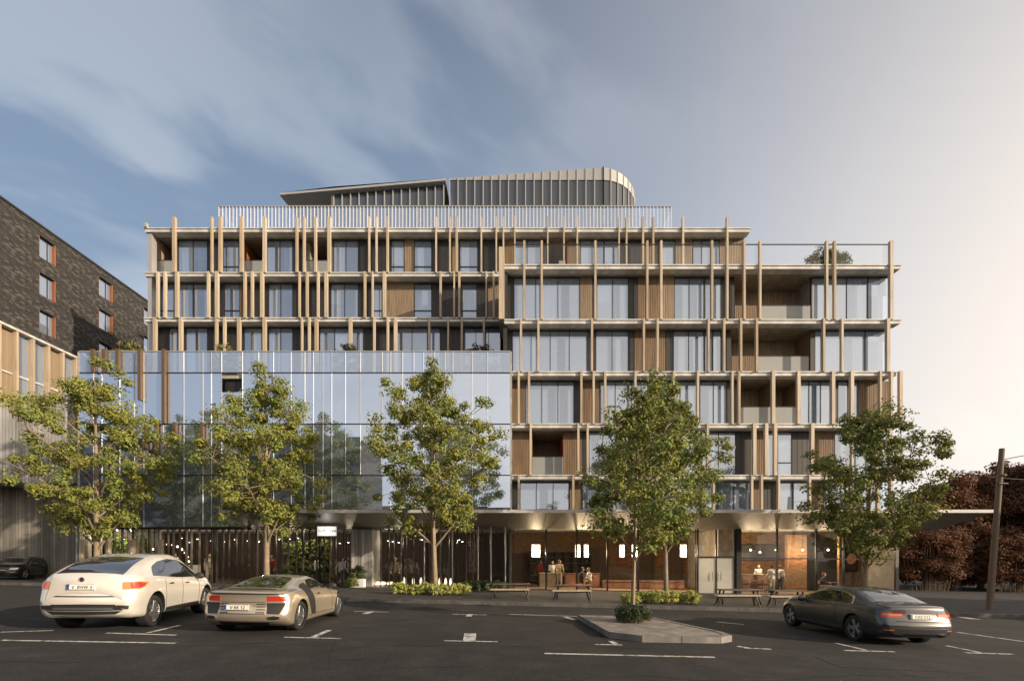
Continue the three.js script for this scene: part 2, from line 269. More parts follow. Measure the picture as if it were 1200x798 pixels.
function pane(parent, x0, x1, y0, y1, d, mat, wobble = 0.0022, name = 'pane') {   // a glass sheet, never quite true
  const g = new THREE.PlaneGeometry(x1 - x0, y1 - y0), m = part(parent, name, g, mat), s = paneSeed++;
  m.position.set((x0 + x1) / 2, (y0 + y1) / 2, -d); if (parent.off) m.position.sub(parent.off);
  m.rotation.set((hash(s, 1) - 0.5) * wobble, (hash(s, 2) - 0.5) * wobble, 0); return m;
}
function windowUnit(parent, x0, x1, y0, y1, d, { n = 1, transom = 0, curtain = [], mat = M.glass, fw = 0.05, name = 'window' } = {}) {
  const w = wgroup(parent, name), f = [bx(x0, x1, y1 - fw, y1, d - 0.04, d + 0.06), bx(x0, x1, y0, y0 + fw, d - 0.04, d + 0.06)];
  const st = [...Array(n + 1).keys()].map((k) => mix(x0, x1, k / n));
  st.forEach((x, k) => { const h = k === 0 || k === n ? fw : fw * 0.6, c = k === 0 ? x + h / 2 : k === n ? x - h / 2 : x; f.push(bx(c - h / 2, c + h / 2, y0 + fw, y1 - fw, d - 0.037, d + 0.057)); });
  if (transom) { const t = mix(y0, y1, transom); for (let k = 0; k < n; k++) f.push(bx(st[k] + fw * 0.5 + 0.001, st[k + 1] - fw * 0.5 - 0.001, t - 0.035, t + 0.035, d - 0.034, d + 0.054)); }
  part(w, 'frame', f, M.frame);
  for (let k = 0; k < n; k++) if (transom) { const t = mix(y0, y1, transom); pane(w, st[k] + 0.02, st[k + 1] - 0.02, y0 + 0.02, t, d, mat); pane(w, st[k] + 0.02, st[k + 1] - 0.02, t, y1 - 0.02, d + 0.004, mat); } else pane(w, st[k] + 0.02, st[k + 1] - 0.02, y0 + 0.02, y1 - 0.02, d, mat);
  for (const [a, b] of curtain) part(w, 'curtain', wavy(mix(x0, x1, a), mix(x0, x1, b), y0 + 0.06, y1 - 0.05, d + 0.24, paneSeed), [M.curtain, M.curtainB, M.curtainC][Math.floor(hash(paneSeed, 31) * 3)]);
  if (name === 'window' && hash(paneSeed, 17) < 0.45) { const k = Math.floor(hash(paneSeed, 18) * n), drop = 0.25 + hash(paneSeed, 19) * 0.75; part(w, 'blind', bx(st[k] + 0.04, st[k + 1] - 0.04, y1 - 0.06 - (y1 - y0) * 0.6 * drop, y1 - 0.06, d + 0.12, d + 0.125), M.blind); }
  return w;
}
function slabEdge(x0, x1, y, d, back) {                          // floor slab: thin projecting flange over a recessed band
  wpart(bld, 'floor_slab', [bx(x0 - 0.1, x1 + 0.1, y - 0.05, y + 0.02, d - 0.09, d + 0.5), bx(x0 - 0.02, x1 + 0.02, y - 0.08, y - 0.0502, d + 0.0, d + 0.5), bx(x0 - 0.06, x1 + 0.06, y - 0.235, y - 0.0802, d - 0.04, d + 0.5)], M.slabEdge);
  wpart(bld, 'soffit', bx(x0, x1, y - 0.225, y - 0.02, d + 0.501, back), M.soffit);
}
// fins: [px, kind]; kind 0 slender, 1 medium, 2 broad
const FW = [0.09, 0.125, 0.19];
function fins(list, yTop, yBot, d, group) { for (const [px, k] of list) { const x = X(px, d - 0.17), w = FW[k] / 2, j = hash(px | 0, 7) * 0.012; wpart(bld, 'timber_fin', bx(x - w, x + w, yBot - 0.03 - j, yTop + j, d - 0.17 - j, d + 0.02), [M.timber, M.timberB, M.timberC][Math.floor(hash(px * 10 | 0, (yTop * 7) | 0, 5) * 3)]); } }
// one storey: segments along the recessed wall
function storey(segs, yTop, yBot, d, rec, px2) {
  const dw = d + rec, top = yTop - 0.245, bot = yBot + 0.002;
  for (const [p0, p1, kind, o = {}] of segs) {
    const x0 = X(p0, dw), x1 = X(p1, dw);
    if (kind === 'g') windowUnit(bld, x0, x1, bot, top, dw + 0.03, { n: o.n ?? 1, transom: o.t ? 0.32 : 0, curtain: o.c ?? [] });
    else if (kind === 'w') wpart(bld, 'timber_panel', battens(x0, x1, bot, top, dw, p0), o.pale ? M.battenPale : M.batten);
    else if (kind === 'd') wpart(bld, 'dark_panel', battens(x0, x1, bot, top, dw, p0, 0.3), M.cladding);
    else if (kind === 'b') {                                     // balcony recess
      const db = dw + (o.dark ? 2.4 : 1.5);
      wpart(bld, 'balcony_wall', battens(x0, x1, bot, top, db, p0), o.dark ? M.batten : M.battenPale);
      wpart(bld, 'balcony_side', bx(x1, x1 + 0.1, bot, top, dw, db + 0.1), o.dark ? M.rust : M.batten);
      wpart(bld, 'balcony_side', bx(x0 - 0.1, x0, bot, top, dw, db + 0.1), o.dark ? M.rust : M.batten);
      const b = o.bal ?? [0, 1], bx0 = mix(x0, x1, b[0]), bx1 = mix(x0, x1, b[1]);
      const bal = wgroup(bld, 'balustrade'); pane(bal, bx0, bx1, bot, bot + 1.25, dw, M.frosted); part(bal, 'rail', bx(bx0, bx1, bot + 1.25, bot + 1.29, dw - 0.02, dw + 0.03), M.frame);
      if (o.box) wpart(bld, 'timber_screen', battens(x0 + 0.05, mix(x0, x1, 0.3), bot, bot + 1.3, dw + 0.05, p0 + 1), M.batten);
    }
  }
}
// floors (metres) and slabs
const RY = [311, 375, 436, 497, 557].map((p) => Y(p, RB)), LY = [268, 320, 373].map((p) => Y(p, LB));
const RX0 = X(592, RB), RX1 = X(1049, RB), LX0 = X(171, LB), LX1 = X(878, LB);
RY.forEach((y, i) => slabEdge(RX0, RX1 + (i === 0 || i === 1 ? 0.25 : 0), y, RB, RB + 7));
slabEdge(LX0, LX1, LY[0], LB, LB + 8); slabEdge(LX0, X(590, LB), LY[1], LB, LB + 8); slabEdge(LX0, X(590, LB), LY[2], LB, LB + 8);
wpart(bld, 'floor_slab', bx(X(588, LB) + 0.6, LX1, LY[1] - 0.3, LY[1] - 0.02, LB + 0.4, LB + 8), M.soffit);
const c0 = [[0.05, 0.3]], cR = [[0.6, 0.97]], cL = [[0.04, 0.4]], cB = [[0.03, 0.2], [0.8, 0.97]];
// right block
storey([[594, 602, 'd'], [602, 680, 'g', { n: 3, c: [[0.42, 0.62]] }], [680, 694, 'w', { pale: 1 }], [694, 699, 'd'], [699, 737, 'g', { n: 2, c: cR }], [737, 748, 'd'], [748, 776, 'w'], [776, 790, 'w', { pale: 1 }], [790, 826, 'g', { n: 2, c: [[0.5, 0.9]] }], [826, 846, 'g', { n: 1, c: cL }], [846, 861, 'd'], [861, 951, 'b', { bal: [0.32, 0.99], box: 1 }], [951, 968, 'g', { n: 1, c: [[0.4, 0.95]] }], [968, 1043, 'g', { n: 3, c: [[0.42, 0.62]] }]], RY[0], RY[1], RB, 0.75);
storey([[594, 600, 'd'], [600, 690, 'g', { n: 4, c: [[0.06, 0.32]] }], [690, 698, 'd'], [698, 737, 'g', { n: 2, c: cR }], [737, 744, 'd'], [744, 780, 'w'], [780, 789, 'd'], [789, 826, 'g', { n: 2, c: [[0.72, 0.95]] }], [826, 846, 'g', { n: 2 }], [846, 857, 'd'], [857, 950, 'b', { bal: [0.34, 0.98], box: 1 }], [950, 955, 'd'], [955, 987, 'g', { n: 1, c: [[0.05, 0.9]] }], [987, 1043, 'g', { n: 2, c: [[0.05, 0.3]] }]], RY[1], RY[2], RB, 0.75);
storey([[596, 616, 'w'], [616, 673, 'g', { n: 3, c: [[0.88, 0.98]] }], [673, 683, 'd'], [683, 702, 'w'], [702, 760, 'g', { n: 3 }], [760, 775, 'w'], [775, 820, 'g', { n: 2, c: cL }], [820, 853, 'g', { n: 2, c: [[0.75, 0.97]] }], [853, 868, 'd'], [868, 905, 'b', { bal: [0, 1] }], [906, 934, 'b', { bal: [0, 1] }], [935, 976, 'g', { n: 3, c: [[0.05, 0.25]] }], [976, 982, 'd'], [982, 1007, 'g', { n: 2, c: cR }], [1007, 1043, 'w']], RY[2], RY[3], RB, 0.75);
storey([[596, 624, 'w'], [624, 660, 'b', { dark: 1, bal: [0, 1] }], [661, 682, 'w'], [682, 690, 'd'], [690, 740, 'g', { n: 3 }], [740, 760, 'w'], [760, 822, 'g', { n: 3, c: c0 }], [822, 863, 'g', { n: 2, c: [[0.5, 0.95]] }], [863, 880, 'd'], [880, 897, 'w'], [897, 911, 'g', { n: 1 }], [911, 929, 'g', { n: 1, t: 1, c: [[0.1, 0.9]] }], [929, 953, 'd'], [953, 978, 'w'], [978, 1043, 'g', { n: 3 }]], RY[3], RY[4], RB, 0.75);
storey([[596, 609, 'd'], [609, 668, 'g', { n: 3 }], [668, 682, 'w'], [682, 740, 'g', { n: 3 }], [740, 760, 'w'], [760, 822, 'g', { n: 3 }], [822, 880, 'g', { n: 3 }], [880, 894, 'w'], [894, 912, 'd'], [912, 948, 'g', { n: 2 }], [948, 965, 'w'], [965, 1043, 'g', { n: 3 }]], RY[4], 4.66, RB, 0.75);
const s = (...a) => a.map((p) => [p, 0]), mm = (...a) => a.map((p) => [p, 1]), w2 = (...a) => a.map((p) => [p, 2]);
fins([...mm(614.5, 635, 698, 759, 775.4, 835), ...mm(873, 891.7), ...mm(853), ...mm(970, 979.4), [1046, 2]], Y(280, RB - 0.3), RY[1], RB);
fins([...mm(610.6, 631, 694, 755, 771, 831, 849.3), ...mm(869, 887.6, 966.4, 988), [1042, 2]], RY[1], RY[2], RB - 0.02);
fins([...mm(608, 620, 681.5, 696, 709.6, 745, 790, 818.3), ...mm(859, 867), ...w2(907, 937, 977.5, 999.5), ...mm(1033, 1046), [1057, 2]], RY[2], RY[3], RB);
fins([...mm(622, 678, 689, 735, 802, 830), ...w2(885, 899, 909.5, 953), ...mm(1000, 1028, 1044)], RY[3], RY[4], RB - 0.02);
fins([...mm(608, 672, 720, 770, 837, 882, 893.5, 913.5, 950, 998, 1030, 1046)], RY[4], 4.64, RB);
// left block, set back above the podium
storey([[173, 178, 'd'], [180, 201, 'b', { dark: 1 }], [204, 208, 'd'], [208, 243, 'g', { n: 2, c: cL }], [243, 260, 'd'], [260, 280, 'g', { n: 1, t: 1 }], [280, 285, 'd'], [286, 307, 'b', { dark: 1 }], [309, 312, 'd'], [312, 343, 'g', { n: 2, c: cR }], [343, 356, 'd'], [357, 384, 'b', { dark: 1 }], [386, 390, 'w'], [390, 420, 'g', { n: 2, c: [[0.1, 0.45]] }], [420, 458, 'd'], [458, 474, 'g', { t: 1, c: [[0.5, 0.95]] }], [474, 485, 'w', { pale: 1 }], [485, 506, 'g', { t: 1, c: [[0.2, 0.8]] }], [506, 530, 'd'], [530, 538, 'w', { pale: 1 }], [538, 560, 'g', { t: 1, c: [[0.1, 0.5]] }], [560, 590, 'd'],
  [590, 602, 'w'], [602, 634, 'g', { n: 2, c: [[0.5, 0.85]] }], [634, 640, 'd'], [640, 665, 'b', { dark: 1, bal: [0.6, 0.9] }], [667, 680, 'w'], [680, 708, 'g', { n: 2, c: [[0.1, 0.4]] }], [708, 728, 'g', { n: 1 }], [728, 754, 'd'], [754, 772, 'w'], [772, 792, 'g', { t: 1, c: [[0.05, 0.5]] }], [792, 812, 'w', { pale: 1 }], [812, 844, 'g', { n: 3, c: [[0.1, 0.3]] }], [844, 874, 'w', { pale: 1 }]], LY[0], LY[1], LB, 0.7);
storey([[173, 186, 'd'], [186, 204, 'g', { t: 1 }], [204, 209, 'd'], [209, 243, 'g', { n: 2, c: [[0.2, 0.6]] }], [243, 262, 'd'], [262, 281, 'g', { t: 1, c: [[0.1, 0.9]] }], [281, 292, 'w'], [292, 314, 'd'], [314, 343, 'g', { n: 2, c: [[0.05, 0.3]] }], [343, 387, 'd'], [387, 420, 'g', { n: 2 }], [420, 437, 'd'], [437, 448, 'g', { t: 1 }], [448, 453, 'd'], [453, 485, 'w', { pale: 1 }], [485, 506, 'g', { t: 1, c: [[0.1, 0.9]] }], [506, 540, 'd'], [540, 559, 'g', { t: 1, c: [[0.1, 0.8]] }], [559, 572, 'd'], [572, 587, 'w', { pale: 1 }]], LY[1], LY[2], LB, 0.7);
storey([[173, 197, 'd'], [197, 208, 'g'], [208, 217, 'd'], [217, 243, 'g', { n: 2, c: [[0.05, 0.4]] }], [243, 285, 'd'], [285, 307, 'g', { n: 1, c: [[0.5, 0.95]] }], [307, 314, 'd'], [314, 343, 'g', { n: 2, c: cL }], [343, 374, 'd'], [374, 409, 'g', { n: 2, c: cR }], [409, 426, 'g', { n: 1 }], [426, 464, 'd'], [464, 501, 'g', { n: 2, c: [[0.55, 0.95]] }], [501, 516, 'g', { n: 1 }], [516, 543, 'd'], [543, 587, 'g', { n: 3, c: cL }]], LY[2], 13.3, LB, 0.7);
fins([[202.7, 2], [247, 0], [257, 2], [282, 2], [309, 2], [347, 1], [355.6, 1], [369, 1], [385, 2], [432, 0], [440.6, 0], [453.6, 1], [510.7, 0], [527, 0], [535, 1], [564, 0], [581.6, 0], [590, 0], [603.3, 0], [642, 0], [661, 0], [676.7, 0], [725.8, 0], [734.6, 0], [754, 1], [766, 1], [801, 1], [853, 1]], Y(252, LB - 0.3), LY[1], LB);
fins([[183.5, 1], [192, 1], [206, 2], [243, 1], [253, 2], [286, 1], [294.5, 1], [306, 2], [350, 0], [359, 1], [372, 1], [381.5, 2], [427, 1], [436, 0], [450, 2], [516, 1], [532, 0], [538, 1], [569.7, 0], [578.4, 1]], LY[1], LY[2], LB - 0.02);
fins([[180, 2], [210.5, 2], [252.5, 1], [262, 1], [279, 2], [309, 2], [353, 0], [361.6, 1], [370, 2], [410, 2], [438, 1], [454, 1], [463, 2], [502.6, 1], [525, 0], [541, 1], [567, 1]], LY[2], 13.3, LB);
wpart(bld, 'corner_column', [bx(LX0 + 0.05, LX0 + 0.3, 13.3, LY[0] - 0.28, LB + 0.05, LB + 0.5), bx(LX0 - 0.02, LX0 + 0.14, LY[0] + 0.002, LY[0] + 0.28, LB - 0.2, LB)], M.greyMetal);
wpart(bld, 'blade_wall', bx(X(584.6, RB - 0.35), X(591, RB - 0.35), RY[1] - 0.1, Y(289, RB - 0.35), RB - 0.35, RB + 2.2), M.timber);
wpart(bld, 'blade_wall', bx(RX0 - 0.12, RX0 + 0.12, 4.7, RY[0] - 0.3, RB + 0.2, RB + 7), M.cladding);
// shell: back and party walls, so that light enters only by the openings
wpart(bld, 'rear_wall', [bx(RX0, RX1, 4.62, RY[0] - 0.03, RB + 6, RB + 6.4), bx(LX0, LX1, 13, LY[0] - 0.03, LB + 5.5, LB + 6)], M.room);
for (const px of [690, 742, 784, 852, 955]) wpart(bld, 'party_wall', bx(X(px, RB) + 0.25, X(px, RB) + 0.45, 4.7, RY[0] - 0.26, RB + 0.95, RB + 6), M.room);
for (const px of [247, 303, 350, 425, 480, 530, 590]) wpart(bld, 'party_wall', bx(X(px, LB) + 0.1, X(px, LB) + 0.3, 13.2, LY[0] - 0.26, LB + 0.92, LB + 5.5), M.room);
wpart(bld, 'end_wall', [bx(RX1 - 0.3, RX1, 4.7, RY[0] - 0.28, RB + 0.9, RB + 14), bx(LX0 + 0.001, LX0 + 0.3, 13.2, LY[0] - 0.28, LB + 0.72, LB + 14), bx(LX1 - 0.3, LX1 - 0.01, LY[1] - 0.3, LY[0] - 0.28, LB + 0.9, LB + 14)], M.battenPale);
wpart(bld, 'roof', [bx(LX0 + 0.4, LX1 - 0.4, LY[0] - 0.2, LY[0] + 0.05, LB + 0.6, LB + 22), bx(RX0, RX1, RY[0] - 0.2, RY[0] - 0.002, RB + 7.01, RB + 20)], M.soffit);
wpart(bld, 'core', bx(LX0 + 0.5, RX1 - 0.4, 0.2, RY[0] - 0.4, RB + 9, RB + 22), M.room);
// roof terrace of the right block: glass balustrade
{
  const d = RB + 0.12, y0 = RY[0] + 0.03, y1 = Y(287, d), cuts = [600, 648, 700, 752, 806, 858, 905, 952, 998, 1043];
  const b = wgroup(bld, 'terrace_balustrade');
  for (let i = 0; i < cuts.length - 1; i++) pane(b, X(cuts[i], d) + 0.01, X(cuts[i + 1], d) - 0.01, y0, y1, d, M.clear, 0.003, 'glass_panel');
  part(b, 'handrail', bx(X(600, d), X(1044, d), y1, y1 + 0.045, d - 0.025, d + 0.025), M.frame);
}
// roof fence of white pickets with glass, in front of the penthouse
{
  const d = LB + 0.7, y0 = LY[0] + 0.06, y1 = Y(242, d), x0 = X(256, d), x1 = X(787, d), f = wgroup(bld, 'roof_fence');
  part(f, 'rail', [bx(x0, x1, y1, y1 + 0.05, d - 0.03, d + 0.03), bx(x0, x1, y0, y0 + 0.05, d - 0.03, d + 0.03)], M.greyMetal);
  const n = 128; for (let i = 0; i <= n; i++) { const x = mix(x0, x1, i / n), w = 0.010 + hash(i, 5) * 0.008; part(f, 'picket', bx(x - w, x + w, y0 + 0.05, y1 - 0.001, d - 0.02, d + 0.02), M.whiteMetal); }
  for (let i = 0; i < 16; i++) pane(f, mix(x0, x1, i / 16) + 0.01, mix(x0, x1, (i + 1) / 16) - 0.01, y0 + 0.05, y1, d + 0.05, M.glass, 0.003, 'glass_panel');
  for (const [x, s] of [[x0, 1], [x1, -1]]) { for (let i = 1; i < 24; i++) part(f, 'picket', bx(x - 0.02, x + 0.02, y0 + 0.05, y1 - 0.001, d + i * 0.23, d + i * 0.23 + 0.04), M.whiteMetal); part(f, 'rail', bx(x - 0.03, x + 0.03, y1, y1 + 0.05, d + 0.03, d + 5.6), M.greyMetal); }
}
// penthouse: two glazed wings under tilted roofs
function wallAlong(parent, pts, n, y0, topAt, opt = {}) {        // glazed screen along a plan polyline [[x, d], ...]
  const L = [0]; for (let i = 1; i < pts.length; i++) L.push(L[i - 1] + Math.hypot(pts[i][0] - pts[i - 1][0], pts[i][1] - pts[i - 1][1]));
  const at = (t) => { const s = t * L.at(-1); let i = 1; while (i < L.length - 1 && L[i] < s) i++; const u = (s - L[i - 1]) / (L[i] - L[i - 1]); return [mix(pts[i - 1][0], pts[i][0], u), mix(pts[i - 1][1], pts[i][1], u)]; };
  for (let k = 0; k <= n; k++) {
    const t = k / n, [x, d] = at(t), top = topAt(t);
    part(parent, 'mullion', bx(x - 0.03, x + 0.03, y0, top, d - 0.10, d + 0.06), opt.mull ?? M.slabEdge);
    if (k < n) {
      const [x2, d2] = at((k + 1) / n), top2 = topAt((k + 1) / n), q = (ya, yb, yc, yd, o, mat, name) => { const g = new THREE.BufferGeometry(); g.setAttribute('position', new THREE.Float32BufferAttribute([x, ya, -d - o, x2, yb, -d2 - o, x2, yc, -d2 - o, x, yd, -d - o], 3)); g.setIndex([0, 1, 2, 0, 2, 3]); g.computeVertexNormals(); part(parent, name, g, mat); };
      q(y0, y0, opt.bandAt ? opt.bandAt((k + 1) / n) : top2, opt.bandAt ? opt.bandAt(t) : top, 0, M.tinted, 'pane');
      if (opt.bandAt) { // fascia as a real thickness
        const g = new THREE.BufferGeometry(), z = [-d + 0.05, -d2 + 0.05, -d - 0.1, -d2 - 0.1], b0 = opt.bandAt(t), b1 = opt.bandAt((k + 1) / n);
        g.setAttribute('position', new THREE.Float32BufferAttribute([x, b0, z[0], x2, b1, z[1], x2, top2, z[1], x, top, z[0], x, b0, z[2], x2, b1, z[3], x2, top2, z[3], x, top, z[2]], 3)); g.setIndex([0, 1, 2, 0, 2, 3, 5, 4, 7, 5, 7, 6, 3, 2, 6, 3, 6, 7, 4, 5, 1, 4, 1, 0]); part(parent, 'fascia', toCreasedNormals(g.toNonIndexed(), 0.5), M.greyMetal);
      }
    }
  }
}
{
  const pent = wgroup(bld, 'penthouse'), y0 = LY[0] + 0.1;
  const dl = 33, dr = 32.2;
  wallAlong(pent, [[X(391, dl), dl], [X(520, dl), dl]], 13, y0, (t) => mix(Y(217, dl), Y(208.5, dl), t) - 0.42, { mull: M.greyMetal });
  wallAlong(pent, [[X(527, dl), dl], [X(707, dr), dr]], 18, y0, (t) => mix(Y(210, dl), Y(196.5, dr), t), { bandAt: (t) => mix(Y(211.5, dl), Y(211.5, dr), t), mull: M.greyMetal });
  const arc = []; for (let i = 0; i <= 8; i++) { const a = i / 8 * Math.PI / 2; arc.push([X(707, dr) + 2.9 * Math.sin(a), dr + 3.2 * (1 - Math.cos(a))]); }
  wallAlong(pent, arc, 9, y0, (t) => mix(Y(196.5, dr), Y(196.5, dr) - 0.5, t), { bandAt: (t) => Y(211.5, dr), mull: M.greyMetal });
  // roofs and the cantilevered eave
  const roofPoly = (pts, th, name) => { const n = pts.length, pos = []; for (const dy of [0, -th]) for (const [x, y, d] of pts) pos.push(x, y + dy, -d); const idx = []; for (let i = 1; i < n - 1; i++) idx.push(0, i, i + 1, n, n + i + 1, n + i); for (let i = 0; i < n; i++) { const j = (i + 1) % n; idx.push(i, n + i, j, j, n + i, n + j); } const g = new THREE.BufferGeometry(); g.setAttribute('position', new THREE.Float32BufferAttribute(pos, 3)); g.setIndex(idx); part(pent, name, metric(toCreasedNormals(g.toNonIndexed(), 0.4)), M.greyMetal); };
  roofPoly([[X(327, 32.6), Y(226, 32.6), 32.6], [X(391, 32.6), Y(218.5, 32.6), 32.6], [X(522, 32.6), Y(209, 32.6), 32.6], [X(522, 32.6), Y(209, 32.6), 40], [X(327, 32.6) + 1, Y(226, 32.6), 40]], 0.14, 'roof');
  roofPoly([[X(526, dl), Y(211, dl), dl + 0.1], [X(707, dr), Y(198, dr), dr + 0.1], ...arc.slice(1).map(([x, d]) => [x, Y(198, dr) - 0.1, d + 0.02]), [X(707, dr) + 2.9, Y(198, dr) - 0.1, 41], [X(526, dl), Y(211, dl), 41]], 0.12, 'roof');
  part(pent, 'rear_wall', bx(X(395, dl), X(700, dl) + 2, y0, Y(214, dl) - 0.3, 40, 40.3), M.plaster); part(pent, 'end_wall', bx(X(391, dl) - 0.2, X(391, dl) - 0.06, y0, Y(219, dl) - 0.2, dl, 40), M.plaster); part(pent, 'floor', bx(X(391, dl), X(707, dl) + 2.6, y0 - 0.04, y0 + 0.01, dl + 0.1, 40), M.lobbyFloor);
}
// glass podium: coated panels between slender pale rods
{
  const rows = [[Y(437, PD), Y(412, PD)], [Y(497, PD), Y(437, PD)], [Y(557, PD), Y(497, PD)], [Y(618, PD), Y(557, PD)]], r = rng(77), cuts = [93];
  while (cuts.at(-1) < 588) cuts.push(cuts.at(-1) + 9 + r() * 17);
  cuts[cuts.length - 1] = 598;
  const pod = wgroup(bld, 'glass_podium');
  rows.forEach(([y0, y1], ri) => {
    for (let i = 0; i < cuts.length - 1; i++) {
      const x0 = X(cuts[i], PD), x1 = X(cuts[i + 1], PD);
      if (ri === 1 && cuts[i] < 272 && cuts[i + 1] > 272) { pane(pod, x0, x1, y0, y1 - 1.15, PD, M.coated, 0.003, 'glass_panel'); part(pod, 'open_vent', bx(x0, x1, y1 - 1.15, y1, PD + 0.3, PD + 0.35), M.black); continue; }
      pane(pod, x0, x1, y0 + 0.03, y1 - 0.03, PD, ri === 0 ? M.glass : M.coated, 0.007, 'glass_panel');
    }
    part(pod, 'joint', bx(X(93, PD), X(598, PD), y0 - 0.03, y0 + 0.03, PD - 0.03, PD + 0.08), M.frame);
  });
  part(pod, 'capping', bx(X(92, PD), X(598.5, PD), rows[0][1] - 0.02, rows[0][1] + 0.03, PD - 0.04, PD + 0.06), M.greyMetal);
  cuts.forEach((c, i) => { if (i === 0 || i === cuts.length - 1) return; const full = hash(i, 9); rows.forEach(([y0, y1], ri) => { if (ri === 3 && full < 0.3) return; part(pod, 'rod', bx(X(c, PD) - 0.009, X(c, PD) + 0.009, y0 + 0.034, y1 - 0.034, PD - 0.04, PD + 0.01), hash(i, ri, 3) < 0.5 ? M.whiteMetal : M.greyMetal); }); });
  for (const [px, a, b] of [[108, 412, 437], [121, 412, 437], [137, 412, 437], [163, 412, 470], [191, 412, 497], [169, 497, 527], [182, 497, 533], [204, 497, 520], [236, 497, 545]]) part(pod, 'bronze_fin', bx(X(px, PD - 0.2) - 0.09, X(px, PD - 0.2) + 0.09, Y(b, PD), Y(a, PD) + 0.05, PD - 0.25, PD - 0.065), M.bronze);
  // floors and inner wall behind the glass
  part(pod, 'inner_wall', [bx(X(93, PD), X(598, PD), 4.1, rows[0][0], PD + 5.5, PD + 5.8), bx(X(93, PD) - 0.15, X(93, PD), 0.3, rows[0][1], PD, PD + 5.8), bx(X(598, PD) - 0.02, X(598, PD) + 0.1, 4.1, rows[0][1], PD + 0.0, PD + 2.4)], M.innerWall);
  part(pod, 'floor', [bx(X(93, PD), X(597.5, PD), rows[0][0] - 0.3, rows[0][0] - 0.05, PD + 0.1, PD + 5.5), bx(X(93, PD), X(597.5, PD), rows[1][0] - 0.3, rows[1][0] - 0.05, PD + 0.1, PD + 5.5), bx(X(93, PD), X(597.5, PD), rows[2][0] - 0.3, rows[2][0] - 0.05, PD + 0.1, PD + 5.5), bx(X(93, PD), X(597.5, PD), 3.9, 4.1, PD + 0.05, PD + 7.5)], M.innerWall);
}
// street canopy: thin bright nose, panelled soffit falling to the shopfront
{
  const can = wgroup(bld, 'canopy'), x0 = X(257, 25), x1 = X(1168, 25), yN = Y(599, 25), yB = Y(620.5, 28.3), n = 19;
  part(can, 'nose', bx(x0, x1, yN - 0.09, yN + 0.075, 24.95, 25.1), M.slabEdge);
  part(can, 'deck', bx(x0 + 0.02, x1 - 0.02, yN + 0.0, yN + 0.06, 25.101, 28.6), M.greyMetal);
  for (let k = 0; k < n; k++) {
    const a = mix(x0, x1, k / n) + 0.012, b = mix(x0, x1, (k + 1) / n) - 0.012, g = new THREE.BufferGeometry(), f = [-25.102, -28.28];
    g.setAttribute('position', new THREE.Float32BufferAttribute([a, yN - 0.07, f[0], b, yN - 0.07, f[0], b, yB, f[1], a, yB, f[1], a, yN - 0.01, f[0], b, yN - 0.01, f[0], b, yB + 0.06, f[1], a, yB + 0.06, f[1]], 3));
    g.setIndex([0, 2, 1, 0, 3, 2, 4, 5, 6, 4, 6, 7, 0, 1, 5, 0, 5, 4, 3, 6, 2, 3, 7, 6, 1, 2, 6, 1, 6, 5, 0, 4, 7, 0, 7, 3]);
    part(can, 'soffit_panel', metric(toCreasedNormals(g.toNonIndexed(), 0.3)), M.canopy);
  }
}
